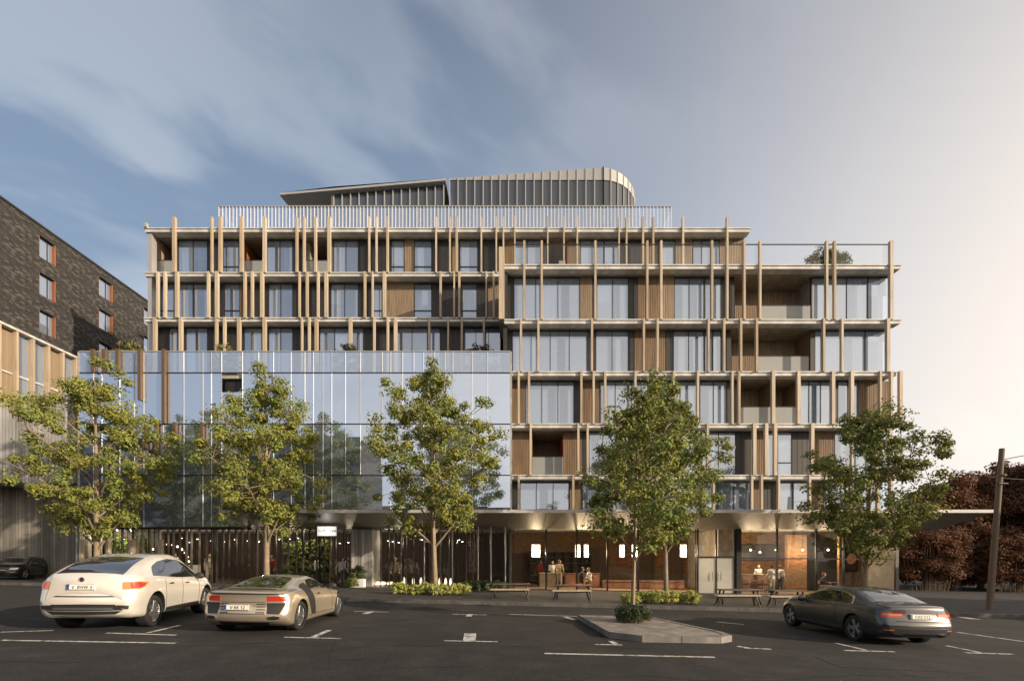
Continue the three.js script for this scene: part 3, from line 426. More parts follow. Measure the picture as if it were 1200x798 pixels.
// ---------------------------------------------------------------- street level: lobby on the left, shop on the right
const glow = (c, k) => new THREE.MeshStandardMaterial({ color: lin(0.9, 0.85, 0.75), roughness: 0.6, emissive: lin(...c), emissiveIntensity: k });
M.lampWarm = glow([1, 0.78, 0.48], 0.9); M.lampBulb = glow([1, 0.74, 0.42], 5); M.lampCool = glow([1, 0.93, 0.82], 5); M.floorLamp = glow([1, 0.93, 0.82], 0.5);
function lampLight(parent, x, y, z, power, color = [1, 0.74, 0.45], soft = 3) { const l = new THREE.PointLight(lin(...color), power); l.position.set(x, y, z); l.castShadow = true; l.shadow.radius = soft; l.name = 'lamp_light'; parent.add(l); return l; }
{
  const shop = wgroup(bld, 'ground_floor'), D = SHOP, top = 3.80;
  const xL = X(93, D), xM = X(598, D), xR = X(1050, D), back = 35.2;
  // ceiling, back and side walls
  part(shop, 'ceiling', [bx(xL, xM, 3.86, 3.895, D + 0.15, back), bx(xM, xR, 3.86, 4.6, D + 0.1, back)], M.room);
  part(shop, 'back_wall', bx(xM + 0.1, xR, -0.6, 3.859, back, back + 0.3), M.warmBrick);
  part(shop, 'back_wall', battens(xL, xM - 0.1, -0.1, 3.859, back, 5, 0.22), M.lobbyWall);
  part(shop, 'side_wall', [bx(xL - 0.2, xL, 0, 3.9, D, back), bx(xM - 0.1, xM + 0.1, -0.3, 3.859, D + 0.3, back)], M.room);
  part(shop, 'end_wall', bx(xR, xR + 0.25, -0.7, 4.6, D + 0.05, back), M.room);
  part(shop, 'floor', slab([[xL, D + 0.1], [xM, D + 0.1], [xM, back], [xL, back]], 0.142, 0, 4), M.lobbyFloor);
  part(shop, 'floor', slab([[xM, D + 0.1], [xR, D + 0.1], [xR, back], [xM, back]], 0.142, 0, 4), M.batten);
  // lobby glazing and its screen of upright blades
  const r = rng(9), cuts = [93]; while (cuts.at(-1) < 585) cuts.push(cuts.at(-1) + 26 + r() * 10); cuts[cuts.length - 1] = 597;
  for (let i = 0; i < cuts.length - 1; i++) { const x0 = X(cuts[i], D + 0.3), x1 = X(cuts[i + 1], D + 0.3), g = gy(x0) + 0.14; if (cuts[i] > 405 && cuts[i] < 430) continue; windowUnit(shop, x0 + 0.01, x1 - 0.01, g - 0.05, 3.85, D + 0.3, { mat: M.clear, fw: 0.04, name: 'glazing' }); }
  const bl = []; for (let p = 100; p < 488; p += 5.2 + r() * 5) if (!(p > 405 && p < 442)) bl.push(p);
  for (let p = 505; p < 560; p += 7 + r() * 4) bl.push(p);
  bl.forEach((p) => { const x = X(p, D), w = 0.02 + r() * 0.02; part(shop, 'screen_blade', bx(x - w, x + w, gy(x) + 0.13, 3.72, D - 0.06, D + 0.1), r() < 0.4 ? M.bladePale : M.blade); });
  for (const [p, w] of [[96, 0.08], [113, 0.06], [127, 0.07], [156, 0.07], [188, 0.09]]) { const x = X(p, D - 0.3); part(shop, 'timber_post', bx(x - w, x + w, gy(x) + 0.1, Y(632, D - 0.3), D - 0.45, D - 0.2), M.timber); }
  for (const p of [497, 530, 560, 575, 592]) { const x = X(p, D - 0.5); part(shop, 'steel_column', cyl(0.05, 0.05, 3.95 - gy(x) - 0.12, x, gy(x) + 0.12, -D + 0.5, 10), M.steel); }
  part(shop, 'transom', bx(xL, xM, 3.72, 3.86, D - 0.08, D + 0.12), M.frame);
  // concrete pier at the entrance
  part(shop, 'pier', bx(X(413, D), X(437, D), 0.1, 3.715, D - 0.3, D + 1.6), M.boardConcrete);
  // shop glazing: tall panes, heavier door bay
  const sh = [601, 640, 676, 712, 748, 783, 816], sh2 = [868, 911, 957, 989, 1012, 1050];
  const bay = (list, o) => { for (let i = 0; i < list.length - 1; i++) { const x0 = X(list[i], D), x1 = X(list[i + 1], D); windowUnit(shop, x0 + 0.005, x1 - 0.005, gy(x1) + 0.135, top, D, { mat: M.clear, fw: 0.045, transom: o, name: 'shop_window' }); } };
  bay(sh, 0); bay(sh2, 0.545);
  { const x0 = X(817, D), x1 = X(862, D), g = gy(x1) + 0.135, m = 2.06, dr = wgroup(shop, 'entrance_door');
    part(dr, 'frame', [bx(x0, x1, m - 0.05, m + 0.05, D - 0.06, D + 0.06), bx(x0, x1, top - 0.05, top, D - 0.06, D + 0.06), ...[x0 + 0.05, (x0 + x1) / 2, x1 - 0.05].flatMap((x) => [bx(x - 0.04, x + 0.04, g, m - 0.051, D - 0.055, D + 0.055), bx(x - 0.04, x + 0.04, m + 0.051, top - 0.051, D - 0.055, D + 0.055)])], M.frame);
    for (const [a, b] of [[x0 + 0.09, (x0 + x1) / 2 - 0.04], [(x0 + x1) / 2 + 0.04, x1 - 0.09]]) { pane(dr, a, b, g + 0.02, m - 0.05, D, M.frosted); pane(dr, a, b, m + 0.05, top - 0.05, D, M.clear); part(dr, 'handle', bx((a + b) / 2 + (a < X(830, D) ? 0.3 : -0.3) - 0.015, (a + b) / 2 + (a < X(830, D) ? 0.3 : -0.3) + 0.015, g + 0.8, g + 1.3, D - 0.12, D - 0.07), M.steel); } }
  part(shop, 'column', bx(X(862.5, D), X(867.5, D), -0.4, 3.9, D - 0.12, D + 0.3), M.frame);
  part(shop, 'fascia', bx(xM, xR, top, 3.855, D - 0.1, D + 0.1), M.frame);
  // dividing wall inside the shop, stone-faced panel, dark joinery
  for (const [p, w, h] of [[607, 0.62, 2.3], [703, 0.55, 2.7], [757, 0.5, 2.6], [790, 0.6, 2.7]]) { const x = X(p, 35); part(shop, 'timber_door', [bx(x - w, x + w, gy(x) + 0.14, h, 35.12, 35.19), bx(x - w - 0.09, x - w - 0.002, gy(x) + 0.14, h + 0.1, 35.05, 35.19), bx(x + w + 0.002, x + w + 0.09, gy(x) + 0.14, h + 0.1, 35.05, 35.19), bx(x - w, x + w, h + 0.002, h + 0.1, 35.05, 35.19)], M.doorBrown); }
  part(shop, 'picture_rail', bx(xM + 0.11, X(840, 35), 3.1, 3.16, 35.14, 35.199), M.batten);
  part(shop, 'partition', bx(X(842, 30), X(862, 30), -0.5, 3.85, 30, back), M.plaster);
  part(shop, 'stone_panel', bx(X(923, 32), X(946, 32), -0.5, 3.6, 32, 32.3), M.stone);
  part(shop, 'dark_joinery', [bx(X(947, 33), X(985, 33), -0.5, 3.2, 33.2, 33.6), bx(X(868, 34), X(920, 34), 1.9, 3.0, 34.6, 35.1)], M.cladding);
  part(shop, 'stone_panel', bx(X(984, 31), X(1014, 31), -0.6, 3.75, 31, 31.2), M.stone);
}
// hanging sign under the canopy
{
  const w = 1.12, h = 0.56, x = X(383, 26.8), y = Y(622.5, 26.8), sgn = thing('hanging_sign', 'small white hanging sign with black script lettering under the canopy', 'sign', [x, y, -26.8]);
  const cv = document.createElement('canvas'); cv.width = 512; cv.height = 256; const c = cv.getContext('2d');
  c.fillStyle = '#f1efe9'; c.fillRect(0, 0, 512, 256); c.fillStyle = '#15130f'; c.strokeStyle = '#15130f'; c.lineWidth = 13; c.lineCap = 'round';
  c.beginPath(); c.moveTo(42, 78); c.bezierCurveTo(30, 150, 80, 178, 190, 66); c.stroke();
  c.font = 'italic bold 120px serif'; c.textAlign = 'left'; c.textBaseline = 'alphabetic'; c.fillText('Artisan', 128, 156);
  const t = new THREE.CanvasTexture(cv); t.colorSpace = THREE.SRGBColorSpace; t.magFilter = THREE.LinearFilter;
  const face = new THREE.PlaneGeometry(w - 0.04, h - 0.04); face.translate(0, 0, 0.047);
  part(sgn, 'board', rbox(w, h, 0.08, 0.01), M.whiteMetal); part(sgn, 'lit_sign_face', face, new THREE.MeshStandardMaterial({ map: t, roughness: 0.5, emissive: lin(1, 1, 1), emissiveMap: t, emissiveIntensity: 0.55 })); { const l = lampLight(sgn, 0, 0, 0.25, 0.5, [1, 0.97, 0.92], 8); };
  for (const s of [-0.4, 0.4]) part(sgn, 'hanger', cyl(0.012, 0.012, 0.20, s, h / 2, 0, 8), M.frame);
}
// lamps ------------------------------------------------------------------
function lantern(px, d, wide, label) {
  const x = X(px, d), y = 2.05, t = thing('lantern_lamp', label, 'lamp', [x, y, -d], 'tall glowing lanterns in the shop');
  part(t, 'shade', rbox(wide, 0.85, 0.28, 0.03, 0, 0.425, 0), M.lampWarm);
  part(t, 'cord', cyl(0.012, 0.012, 3.86 - y - 0.85, 0, 0.85, 0, 6), M.black); part(t, 'rim', [box(wide + 0.02, 0.03, 0.3, 0, 0.005, 0), box(wide + 0.02, 0.03, 0.3, 0, 0.85, 0)], M.black);
  lampLight(t, 0, 0.3, 0.3, 9);
}
[[628, 30.5, 0.55], [677, 30.5, 0.3], [687, 30.8, 0.26], [729, 30.8, 0.28], [744, 30.5, 0.30], [781, 30.5, 0.28], [801, 30.5, 0.34]].forEach(([p, d, w], i) => lantern(p, d, w, i === 0 ? 'broad glowing paper lantern hanging over the bottle shelf' : 'slender glowing lantern hanging in the brick-walled shop'));
for (const [p, d, y] of [[880, 31, 2.55], [891, 31.5, 2.4], [910, 31, 2.55], [941, 31, 2.55], [971, 31, 2.55]]) {
  const x = X(p, d), t = thing('pendant_lamp', 'small bare-bulb pendant lamp hanging in the cafe bay', 'lamp', [x, y, -d], 'pendant lamps in the cafe bay');
  part(t, 'bulb', new THREE.SphereGeometry(0.07, 12, 8), M.lampBulb); part(t, 'holder', cyl(0.03, 0.03, 0.1, 0, 0.06, 0, 8), M.black); part(t, 'cord', cyl(0.008, 0.008, 3.86 - y - 0.16, 0, 0.16, 0, 6), M.black);
  lampLight(t, 0, 0, 0, 10);
}
[[144, 632], [163, 633], [203, 635], [212, 631], [222, 636], [231, 632], [247, 634], [262, 635], [275, 632.5], [290, 634], [303, 635], [327, 632], [339, 632], [349, 631], [398, 637], [408, 636], [455, 634], [460, 635], [467, 636], [494, 633], [500, 635], [538, 633], [542, 635]].forEach(([p, y], i) => {
  const d = 29.2 + (i % 3) * 1.1, x = X(p, d), yy = Y(y, d), t = thing('spot_lamp', 'small spot lamp hung from the dark lobby ceiling', 'lamp', [x, yy, -d], 'spot lamps along the lobby ceiling');
  part(t, 'lens', cyl(0.055, 0.055, 0.02, 0, 0, 0, 10), M.lampCool); part(t, 'body', cyl(0.06, 0.05, 0.12, 0, 0.021, 0, 10), M.black); part(t, 'stem', cyl(0.01, 0.01, Math.max(0.05, 3.86 - yy - 0.14), 0, 0.14, 0, 6), M.black);
  lampLight(t, 0, -0.06, 0, 1.6, [1, 0.82, 0.6], 2);
});
{ // arch of festoon bulbs in the lobby
  const d = 30.5, t = thing('festoon_arch', 'dark arch edged with small glowing bulbs in the lobby', 'light arch', [X(197, d), gy(X(197, d)) + 0.142, -d]), R = X(222, d) - X(197, d);
  const pts = []; for (let i = 0; i <= 20; i++) { const a = Math.PI * i / 20; pts.push(V(-Math.cos(a) * R, 1.05 + Math.sin(a) * 1.25, 0)); } pts.unshift(V(-R, 0, 0)); pts.push(V(R, 0, 0));
  part(t, 'frame', new THREE.TubeGeometry(new THREE.CatmullRomCurve3(pts, false, 'centripetal'), 60, 0.06, 8), M.black);
  for (let i = 0; i < 13; i++) { const a = Math.PI * (i + 0.5) / 13; part(t, 'bulb', new THREE.SphereGeometry(0.06, 10, 8).translate(-Math.cos(a) * R, 1.05 + Math.sin(a) * 1.25, 0.1), M.lampBulb); }
  lampLight(t, 0, 1.5, 0.6, 4);
}
// ---------------------------------------------------------------- neighbours
{ // board-marked concrete podium on the left with a planted roof edge
  const base = [-36, 0.7, -30], p = thing('concrete_podium', 'board-marked concrete block overhanging a driveway, grass along its top', 'building', base);
  const x1 = X(88, 28.5), y0 = Y(566, 28.5), y1 = Y(471, 28.5);
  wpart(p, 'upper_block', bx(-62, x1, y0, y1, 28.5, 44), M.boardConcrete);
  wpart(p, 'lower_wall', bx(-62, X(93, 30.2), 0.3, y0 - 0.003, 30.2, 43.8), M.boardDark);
  wpart(p, 'edge_post', bx(X(88, 27.9), X(92.4, 27.9), 0.5, Y(597, 27.9), 27.9, 28.6), M.greyMetal);
}
{ // dark brick building beyond, seen along its flank
  const XW = -33, top = Y(232, 33 * FOCAL / 600), b = thing('brick_building', 'dark brick building with small deep windows seen along its flank', 'building', [XW - 8, 11.4, -38]);
  const dAt = (px) => -XW * FOCAL / (CENTRE - px), yAt = (px, py) => Y(py, dAt(px));
  const rows = [[yAt(45, 300), yAt(45, 275)], [yAt(45, 344), yAt(45, 318)], [yAt(45, 388), yAt(45, 362)]], cols = [[dAt(45), dAt(65)], [dAt(115), dAt(132)], [39.5 + 2.5, 43.2]];
  // wall in strips around the openings
  const d0 = 29, d1 = 48, ds = [d0, ...cols.flat(), d1], strips = [];
  for (let i = 0; i < ds.length - 1; i++) {
    if (i % 2 === 0) strips.push(bx(XW - 0.35, XW, 11.5, top, ds[i], ds[i + 1]));
    else { let y = 11.5; for (const [a, c] of [...rows].reverse()) { strips.push(bx(XW - 0.35, XW, y, a, ds[i], ds[i + 1])); y = c; } strips.push(bx(XW - 0.35, XW, y, top, ds[i], ds[i + 1])); }
  }
  wpart(b, 'brick_wall', strips, M.darkBrick);
  wpart(b, 'front_wall', bx(XW - 24, XW - 0.351, 11.5, top, d0, d0 + 0.35), M.darkBrick);
  wpart(b, 'parapet_cap', bx(XW - 0.42, XW + 0.07, top, top + 0.12, d0 - 0.05, d1), M.cladding);
  wpart(b, 'roof', bx(XW - 24, XW - 0.42, top - 0.6, top - 0.3, d0 + 0.4, d1), M.cladding);
  wpart(b, 'inner_wall', bx(XW - 5, XW - 4.8, 11.5, top - 0.6, d0 + 0.4, d1), M.room);
  for (const [a, c] of cols) for (const [y0, y1] of rows) {
    const w = wgroup(b, 'window');
    part(w, 'reveal', [bx(XW - 0.34, XW - 0.02, y0, y1, c - 0.1, c - 0.004), bx(XW - 0.34, XW - 0.02, y0, y1, a + 0.004, a + 0.06)], M.rust);
    part(w, 'frame', [bx(XW - 0.26, XW - 0.2, y0, y0 + 0.06, a + 0.06, c - 0.1), bx(XW - 0.26, XW - 0.2, y1 - 0.06, y1, a + 0.06, c - 0.1), bx(XW - 0.26, XW - 0.2, y0 + 0.06, y1 - 0.06, mix(a, c, 0.62), mix(a, c, 0.62) + 0.06)], M.frame);
    const g = new THREE.PlaneGeometry(c - a - 0.16, y1 - y0); g.rotateY(Math.PI / 2); g.translate(XW - 0.23, (y0 + y1) / 2, -(a + c) / 2 + 0.02); part(w, 'pane', g, M.glass);
  }
  // projecting bay of tan frames at the foot of the wall
  const bay = wgroup(b, 'timber_bay'), bx0 = XW + 0.002, bx1 = XW + 0.6, yb = 11.52, yt = yAt(0, 384), ym = yAt(0, 436);
  for (let i = 0; i < 6; i++) { const d = 29.6 + i * 1.05; part(bay, 'timber_fin', bx(bx0, bx1, yb, yt, d, d + 0.15), M.timberB); }
  part(bay, 'ledge', [bx(bx0, bx1 + 0.05, yt, yt + 0.14, 29.4, 35.1), bx(bx0, bx1 - 0.3, ym, ym + 0.1, 29.85, 35)], M.slabEdge);
  for (let i = 0; i < 5; i++) { const d = 29.6 + i * 1.05, g = new THREE.PlaneGeometry(0.83, yt - yb); g.rotateY(Math.PI / 2); g.translate(bx0 + 0.22, (yt + yb) / 2, -(d + 0.635)); part(bay, 'pane', g, i % 3 === 0 ? M.battenPale : M.glass); }
}
{ // leaning timber power pole on the right
  const [bx_, bd] = groundAt(1160, 714, 0.13), p = thing('power_pole', 'weathered leaning timber power pole at the end of the canopy', 'pole', [bx_, gy(bx_) + 0.12, -bd]);
  const h = Y(529, bd) - gy(bx_), lean = X(1175, bd) - X(1160, bd);
  part(p, 'shaft', rod(V(0, -0.1, 0), V(lean, h, 0), 0.13, 0.10, 14), M.pole);
  part(p, 'crossarm', rod(V(lean * 0.83 - 0.05, h * 0.83, 0.3), V(lean * 0.83 + 0.05, h * 0.83, -0.5), 0.06, 0.06, 8), M.pole);
  const ins = part(p, 'bracket', [rod(V(lean * 0.78 - 0.15, h * 0.78, 0.12), V(lean * 0.78 + 0.25, h * 0.78, 0.12), 0.04), rod(V(lean * 0.9, h * 0.9, 0), V(lean * 0.9 + 0.3, h * 0.9 + 0.05, 0), 0.03)], M.frame);
  const c = new THREE.CatmullRomCurve3([V(lean * 0.95, h * 0.93, 0), V(5, h * 0.93 + 0.9, 0.5), V(14, h + 3.4, 2)]); part(p, 'cable', new THREE.TubeGeometry(c, 20, 0.018, 5), M.black);
  const c2 = new THREE.CatmullRomCurve3([V(lean * 0.82, h * 0.83, -0.4), V(4, h * 0.80, -0.2), V(12, h * 0.85, 0.8)]); part(p, 'cable', new THREE.TubeGeometry(c2, 20, 0.018, 5), M.black);
}
{ // the far side of the street, behind the camera: what the glass mirrors
  const opp = [[-88, -28, 24], [-27, 9, 11], [9.6, 34, 8.8]];
  opp.forEach(([a, b, h], i) => {
    const t = thing('street_house', ['tall dark brick block across the street', 'low grey rendered shop row across the street', 'low dark brick warehouse across the street'][i], 'building', [(a + b) / 2, gy(a), 32]);
    wpart(t, 'wall', bx(a, b, -1, h, -44, -30), [M.darkBrick, M.plasterDark, M.darkBrick][i]); wpart(t, 'parapet', bx(a - 0.1, b + 0.1, h, h + 0.3, -44.1, -29.9), M.cladding);
    for (let x = a + 1.5; x < b - 2; x += 3) wpart(t, 'window', bx(x, x + 1.6, h - 3.2, h - 1.4, -29.98, -29.9), M.darkGlass);
  });
}
// ---------------------------------------------------------------- trees and shrubs
function leafMesh(clumps, seed, { size = 0.13, tint = [0.15, 0.175, 0.04], vary = 0.35, up = 0.35, out = null }) {
  // clumps: [x, y, z, radius, leaves]; each leaf is a folded diamond of two faces
  const r = rng(seed), total = clumps.reduce((a, c) => a + c[4], 0), pos = new Float32Array(total * 12), nor = new Float32Array(total * 12), col = new Float32Array(total * 12), idx = new Uint32Array(total * 6);
  let n = 0; const a = V(), b = V(), nn = V(), g = () => (r() + r() + r() - 1.5) / 1.5;
  for (const [cx, cy, cz, rad, count] of clumps) {
    const hue = r();
    for (let i = 0; i < count; i++) {
      let x, y, z; if (r() < 0.45) { do { x = r() * 2 - 1; y = r() * 2 - 1; z = r() * 2 - 1; } while (x * x + y * y + z * z > 1); } else { x = g() * 1.25; y = g() * 1.15; z = g() * 1.25; }
      x *= rad; y *= rad * 0.72; z *= rad;
      nn.set(x / rad + g() * 0.9, y / rad * 0.8 + up + g() * 0.7, z / rad + g() * 0.9).normalize();
      a.set(g(), g() * 0.7 - 0.25, g()).cross(nn).normalize(); b.crossVectors(nn, a);
      const s = size * (0.65 + r() * 0.7), w = s * (0.42 + r() * 0.15), px = cx + x, py = cy + y, pz = cz + z, o = n * 12, f = s * 0.16;
      const q = [[a.x * s, a.y * s, a.z * s], [b.x * w + nn.x * f, b.y * w + nn.y * f, b.z * w + nn.z * f], [-a.x * s, -a.y * s, -a.z * s], [-b.x * w + nn.x * f, -b.y * w + nn.y * f, -b.z * w + nn.z * f]];
      const v = 1 + (r() - 0.5) * 2 * vary, yel = hue * 0.5 + r() * 0.5;
      for (let c = 0; c < 4; c++) { pos[o + c * 3] = px + q[c][0]; pos[o + c * 3 + 1] = py + q[c][1]; pos[o + c * 3 + 2] = pz + q[c][2]; nor[o + c * 3] = nn.x; nor[o + c * 3 + 1] = nn.y; nor[o + c * 3 + 2] = nn.z; col[o + c * 3] = tint[0] * v * (0.8 + yel * 0.4); col[o + c * 3 + 1] = tint[1] * v; col[o + c * 3 + 2] = tint[2] * v * (1.2 - yel * 0.4); }
      idx.set([n * 4, n * 4 + 1, n * 4 + 3, n * 4 + 1, n * 4 + 2, n * 4 + 3], n * 6); n++;
    }
  }
  const geo = new THREE.BufferGeometry(); geo.setAttribute('position', new THREE.BufferAttribute(pos, 3)); geo.setAttribute('normal', new THREE.BufferAttribute(nor, 3)); geo.setAttribute('color', new THREE.BufferAttribute(col, 3)); geo.setIndex(new THREE.BufferAttribute(idx, 1)); return geo;
}
function limb(a, b, r0, r1, bend, r) { const m = a.clone().lerp(b, 0.5).add(V((r() - 0.5) * bend, bend * 0.35, (r() - 0.5) * bend)); const c = new THREE.QuadraticBezierCurve3(a, m, b), N = 7, g = new THREE.TubeGeometry(c, N, 1, 7), p = g.attributes.position; for (let i = 0; i < p.count; i++) { const k = Math.floor(i / 8), t = k / N, o = c.getPoint(t), w = mix(r0, r1, t); p.setXYZ(i, o.x + (p.getX(i) - o.x) * w, o.y + (p.getY(i) - o.y) * w, o.z + (p.getZ(i) - o.z) * w); } return { g, c }; }
function tree(name, label, [x, y, z], o, group) {
  const t = thing(name, label, 'tree', [x, y, z], group), r = rng(o.seed), { h, clear, w, tr = 0.13 } = o, top = V((r() - 0.5) * 0.6 + (o.lean ?? 0), h * 0.9, (r() - 0.5) * 0.5);
  const bend = V(top.x * 0.3 + (r() - 0.5) * 0.25, h * 0.45, (r() - 0.5) * 0.25), spine = new THREE.QuadraticBezierCurve3(V(0, -0.1, 0), bend, top);
  const wood = [], N = 14; { const g = new THREE.TubeGeometry(spine, N, 1, 10), p = g.attributes.position; for (let i = 0; i < p.count; i++) { const k = Math.floor(i / 11), q = k / N, c = spine.getPoint(q), rad = mix(tr, tr * 0.22, Math.pow(q, 0.8)) * (q < 0.05 ? 1.35 : 1) * (0.93 + 0.14 * hash(i % 10, k, o.seed)); p.setXYZ(i, c.x + (p.getX(i) - c.x) * rad, c.y + (p.getY(i) - c.y) * rad, c.z + (p.getZ(i) - c.z) * rad); } g.computeVertexNormals(); wood.push(g); }
  const clumps = [], ch = h - clear, prof = (q) => (o.prof ?? ((u) => Math.pow(Math.sin(Math.PI * clamp(0.10 + u * 0.86)), 0.75)))(q);
  const nl = o.limbs ?? 15, limbs = [];
  for (let i = 0; i < nl; i++) {
    const q = (i + 0.3 + r() * 0.5) / nl, yy = clear + ch * (0.02 + q * 0.88), reach = w * prof(q) * (0.62 + r() * 0.42), az = i * 2.39996 + r() * 0.9, st = clamp((yy - 0.10 * h - reach * 0.35) / (h * 0.9), 0.14, 0.97), a = spine.getPoint(st);
    const b = V(spine.getPoint(clamp(yy / (h * 0.9), 0, 1)).x + Math.cos(az) * reach, yy, Math.sin(az) * reach), l = limb(a, b, mix(tr * 0.42, tr * 0.18, q), 0.012, reach * 0.3, r); wood.push(l.g); limbs.push(l.c);
    const tips = Math.round((o.tipsBase ?? 5) + reach * 2.8);
    for (let k = 0; k < tips; k++) { const u = 0.42 + 0.6 * (k + r() * 0.7) / tips, e = l.c.getPoint(Math.min(1, u)), off = V((r() - 0.5) * 1.5, (r() - 0.35) * 1.1, (r() - 0.5) * 1.5).multiplyScalar(Math.min(1.15, 0.3 + reach * 0.28) * (o.spread ?? 1)), tip = e.clone().add(off); wood.push(limb(e, tip, 0.018, 0.006, 0.2, r).g); const rr = (0.22 + r() * 0.36) * (o.cl ?? 1) * 1.12; clumps.push([tip.x, tip.y, tip.z, rr, Math.round((o.leaves ?? 120) * (0.6 + r() * 0.8))]); }
  }
  for (let k = 0; k < (o.tops ?? 7); k++) { const q = 0.78 + r() * 0.24, e = spine.getPoint(Math.min(1, q)), tip = e.clone().add(V((r() - 0.5) * w * 0.5, h * 0.04 + r() * h * 0.07, (r() - 0.5) * w * 0.5)); wood.push(limb(e, tip, 0.02, 0.006, 0.2, r).g); clumps.push([tip.x, tip.y, tip.z, (0.34 + r() * 0.25) * (o.cl ?? 1), Math.round((o.leaves ?? 120))]); }
  part(t, 'trunk', [wood[0]], o.bark ?? M.bark); part(t, 'branches', wood.slice(1), o.bark ?? M.bark);
  part(t, 'crown', leafMesh(clumps, o.seed + 5, { size: o.size ?? 0.13, tint: o.tint, vary: o.vary ?? 0.35 }), M.leaf);
  return t;
}
function treeAt(px, d, o, label, group, name = 'street_tree') { const x = X(px, d); return tree(name, label, [x, gy(x) + 0.12, -d], o, group); }
const GR = [0.225, 0.245, 0.055];
const ST = 'trees planted along the street';
treeAt(113, 24, { seed: 11, h: 11.6, clear: 3.0, w: 3.3, tr: 0.17, limbs: 19, leaves: 150, size: 0.076, spread: 1.25, tint: GR, lean: -0.1 }, 'leafy street tree beside the concrete podium, behind the cream car', ST);
treeAt(312, 24, { seed: 23, h: 11.4, clear: 3.6, w: 3.3, tr: 0.16, limbs: 18, leaves: 150, size: 0.076, spread: 1.25, tint: GR, lean: 0.1 }, 'leafy street tree behind the silver sports car', ST);
treeAt(510, 23.6, { seed: 37, h: 11.8, clear: 3.7, w: 3.6, tr: 0.16, limbs: 18, leaves: 150, size: 0.076, spread: 1.25, tint: GR, lean: -0.2 }, 'leafy street tree rising from the bed of yellow-green shrubs before the lobby', ST);
treeAt(741, 14.0, { seed: 41, h: 7.2, clear: 2.5, w: 1.75, tr: 0.075, limbs: 17, leaves: 105, cl: 0.72, size: 0.056, tint: [0.195, 0.22, 0.052], spread: 1.15 }, 'slender young tree growing from the traffic island', ST);
treeAt(781, 22.5, { seed: 59, h: 10.6, clear: 3.4, w: 2.7, tr: 0.13, limbs: 17, leaves: 150, size: 0.076, spread: 1.25, tint: [0.195, 0.22, 0.052] }, 'street tree rising from the shrub bed between the benches', ST);
treeAt(1013, 21.5, { seed: 73, h: 9.4, clear: 2.6, w: 2.95, tr: 0.13, limbs: 18, leaves: 140, size: 0.074, spread: 1.25, tint: [0.175, 0.19, 0.05], lean: 0.2 }, 'pale-barked street tree behind the dark grey coupe', ST);
// wooded bank past the building
const BT = [0.125, 0.056, 0.026];
[[1112, 42, 9.6, 4.2], [1150, 45, 11.5, 5], [1196, 43, 11.5, 5], [1085, 47, 9.2, 4], [1240, 40, 11, 5], [1172, 52, 12.5, 5], [1128, 52, 11.6, 4.6]].forEach(([p, d, h, w], i) => treeAt(p, d, { seed: 101 + i * 7, h, clear: 0.6, w, tr: 0.25, limbs: 22, leaves: 300, size: 0.15, cl: 2.1, tint: BT, tops: 10 }, ['low spreading russet tree over the side lane nearest the shop', 'tall russet tree beside the leaning pole', 'broad russet tree behind the leaning pole', 'small russet tree half hidden by the canopy', 'russet tree past the leaning pole', 'tallest russet tree far back in the wooded bank', 'round-headed russet tree at the back of the bank'][i], 'russet trees past the shop', 'bank_tree'));
// thicket filling the foot of the bank down to the lane
for (let i = 0; i < 11; i++) { const d = 36.5 + (i % 3) * 1.3, x = 25.8 + i * 2.2, h = 4.2 + hash(i, 71) * 2.2; shrub('bank_bush', 'tall dark russet bush in the thicket beside the lane', [x, gy(x) + 0.12, -d], [2.0, h, 1.2], 46, { seed: 1201 + i * 5, tint: BT, cl: 0.62, leaves: 150, size: 0.10 }, 'bushes of the thicket past the shop'); }
// trees further along the street to the right, whose shade lies across the road
[[30, -15.5, 7.5], [36, -13, 7], [43, -16, 8], [33, -20.5, 6.5]].forEach(([x, z, h], i) => tree('street_tree', 'street tree further down the hill beyond the leaning pole', [x, gy(x), z], { seed: 201 + i * 9, h, clear: 2.2, w: 3.2, tr: 0.15, limbs: 15, leaves: 70, size: 0.2, cl: 1.5, tint: GR }, 'trees further down the hill'));
function shrub(name, label, [x, y, z], [rx, ry, rz], n, o, group) {
  const t = thing(name, label, 'shrub', [x, y, z], group), r = rng(o.seed), clumps = [], stems = [];
  for (let i = 0; i < n; i++) { const a = r() * 6.28, q = Math.sqrt(r()), px = Math.cos(a) * q * rx, pz = Math.sin(a) * q * rz, hh = ry * (0.55 + 0.45 * Math.sqrt(1 - q * q)) * (0.75 + r() * 0.4); for (let k = 0; k < 2; k++) clumps.push([px + (r() - 0.5) * 0.1, hh * (k ? 0.42 : 0.86), pz, (o.cl ?? 0.16) * (0.8 + r() * 0.5), o.leaves ?? 40]); stems.push(rod(V(px * 0.7, 0, pz * 0.7), V(px, hh * 0.8, pz), 0.012, 0.006, 5)); }
  part(t, 'stem', stems, M.bark); part(t, 'foliage', leafMesh(clumps, o.seed + 1, { size: o.size ?? 0.06, tint: o.tint, vary: 0.3, up: 0.6 }), M.leaf); return t;
}
